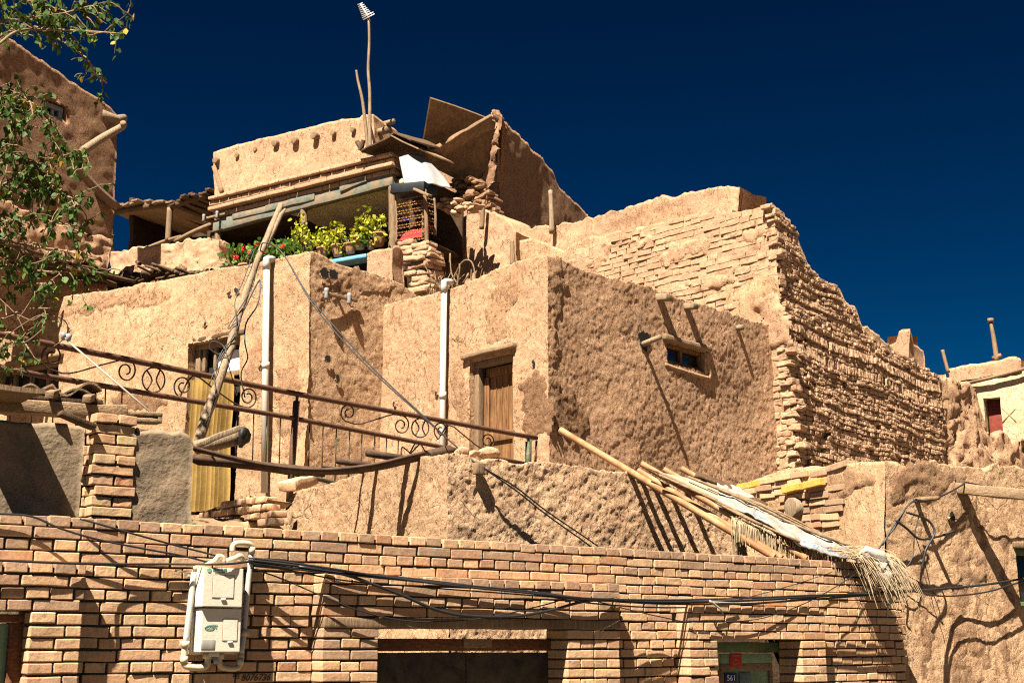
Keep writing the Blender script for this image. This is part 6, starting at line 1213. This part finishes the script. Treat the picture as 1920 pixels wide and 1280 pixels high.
BR = [  # pixel path, depth, radius, twigs per metre, leaves
    ([(-60, 60), (0, 40), (60, 38), (110, 28), (168, 12)], 7.9, .02, 16, 1.1, .30), ([(-60, 90), (40, 48), (100, 68), (160, 108), (178, 138), (200, 156)], 8.1, .016, 7, 1.0, .22),
    ([(-60, 110), (30, 60), (90, 56), (150, 58), (210, 62)], 7.7, .014, 9, 1.1, .22), ([(-80, 20), (0, -10), (60, 5), (120, 20)], 7.8, .014, 16, 1.1, .3), ([(-60, 10), (30, -30), (110, -20), (160, -5)], 8.0, .014, 12, 1.0, .3),
    ([(-60, 220), (0, 172), (30, 175), (55, 190), (62, 215)], 7.9, .012, 18, 1.1, .25), ([(-60, 240), (0, 215), (30, 225), (50, 245)], 7.7, .012, 14, 1.0, .22), 
    ([(-60, 330), (0, 295), (50, 305), (110, 295), (140, 285)], 7.8, .014, 20, 1.2, .27), ([(-60, 380), (20, 340), (80, 350), (130, 370), (155, 395)], 7.9, .014, 18, 1.2, .27), ([(-60, 350), (10, 325), (60, 332), (105, 352)], 8.1, .014, 20, 1.2, .27),
    ([(-60, 440), (0, 405), (60, 410), (120, 420), (160, 425)], 8.0, .014, 12, 1.1, .22), ([(-60, 460), (0, 450), (60, 462), (120, 470), (178, 486)], 7.8, .014, 11, 1.1, .22), ([(-60, 520), (0, 500), (50, 505), (110, 510), (150, 500)], 8.0, .014, 14, 1.1, .22),
    ([(-60, 560), (0, 535), (50, 530), (95, 535)], 7.9, .012, 11, 1.0, .2), ([(-60, 640), (0, 600), (50, 580), (95, 578)], 8.0, .012, 8, .7, .18), ([(-60, 680), (0, 650), (40, 640), (55, 655)], 7.8, .012, 16, 1.1, .18)]
for px, Y, r, dn_, lv, sp in BR: branch(px, Y, r, dn_, lv, sp)
for px in ([(0, 640), (40, 610), (80, 590), (122, 602), (124, 630), (100, 650)], [(0, 600), (30, 590), (60, 600), (85, 585)], [(0, 560), (30, 590), (45, 620)], [(10, 620), (40, 590), (60, 560)], [(0, 655), (50, 640), (85, 612)]):
    twigs.tube(catmull([at(x, y, 9.7) for x, y in px], 5), .004, 4, False)
twigs.build('branches', WOOD_G, tr); leaves.build('crown', LEAF_T, tr)
# ---------------------------------------------------------------- camera, sun, sky
cam = bpy.data.cameras.new('camera'); co = bpy.data.objects.new('camera', cam); COL.objects.link(co); SC.camera = co
cam.sensor_width = 36; cam.sensor_fit = 'HORIZONTAL'; cam.lens = F/1920*36; cam.clip_end = 5000; cam.clip_start = .05
co.location = (0, 0, 0); co.rotation_euler = (PI/2+PITCH, 0, 0)
SUN = unit([-.28, -.58, 1.0])
sl = bpy.data.lights.new('sun', 'SUN'); so = bpy.data.objects.new('sun', sl); COL.objects.link(so)
sl.energy = 5.0; sl.angle = math.radians(.5); sl.color = (1, .89, .72)
so.rotation_euler = Vector(SUN).to_track_quat('Z', 'Y').to_euler(); so.location = (-6, -12, 30)
w = bpy.data.worlds.new('World'); SC.world = w; w.use_nodes = True; wt = w.node_tree
sky = wt.nodes.new('ShaderNodeTexSky'); sky.sky_type = 'NISHITA'; sky.sun_disc = False
sky.sun_elevation = math.asin(SUN[2]); sky.sun_rotation = math.atan2(SUN[0], SUN[1]); sky.altitude = 1200; sky.air_density = 1.0; sky.dust_density = .3; sky.ozone_density = 3
mx = wt.nodes.new('ShaderNodeMix'); mx.data_type = 'RGBA'; mx.blend_type = 'MULTIPLY'; mx.inputs[0].default_value = 1; mx.inputs[7].default_value = SKYTINT
gm = wt.nodes.new('ShaderNodeGamma'); gm.inputs[1].default_value = 2.1; wt.links.new(sky.outputs[0], gm.inputs[0]); wt.links.new(gm.outputs[0], mx.inputs[6]); bg = wt.nodes['Background']; wt.links.new(mx.outputs[2], bg.inputs[0]); bg.inputs[1].default_value = .05
SC.view_settings.view_transform = 'Standard'; SC.view_settings.look = 'None'; SC.view_settings.exposure = 2.03; SC.view_settings.gamma = 1
SC.cycles.use_denoising = False; SC.cycles.pixel_filter_type = 'BLACKMAN_HARRIS'; SC.cycles.filter_width = 1.2; SC.cycles.max_bounces = 6; SC.cycles.use_adaptive_sampling = False
SC.cycles.diffuse_bounces = 1
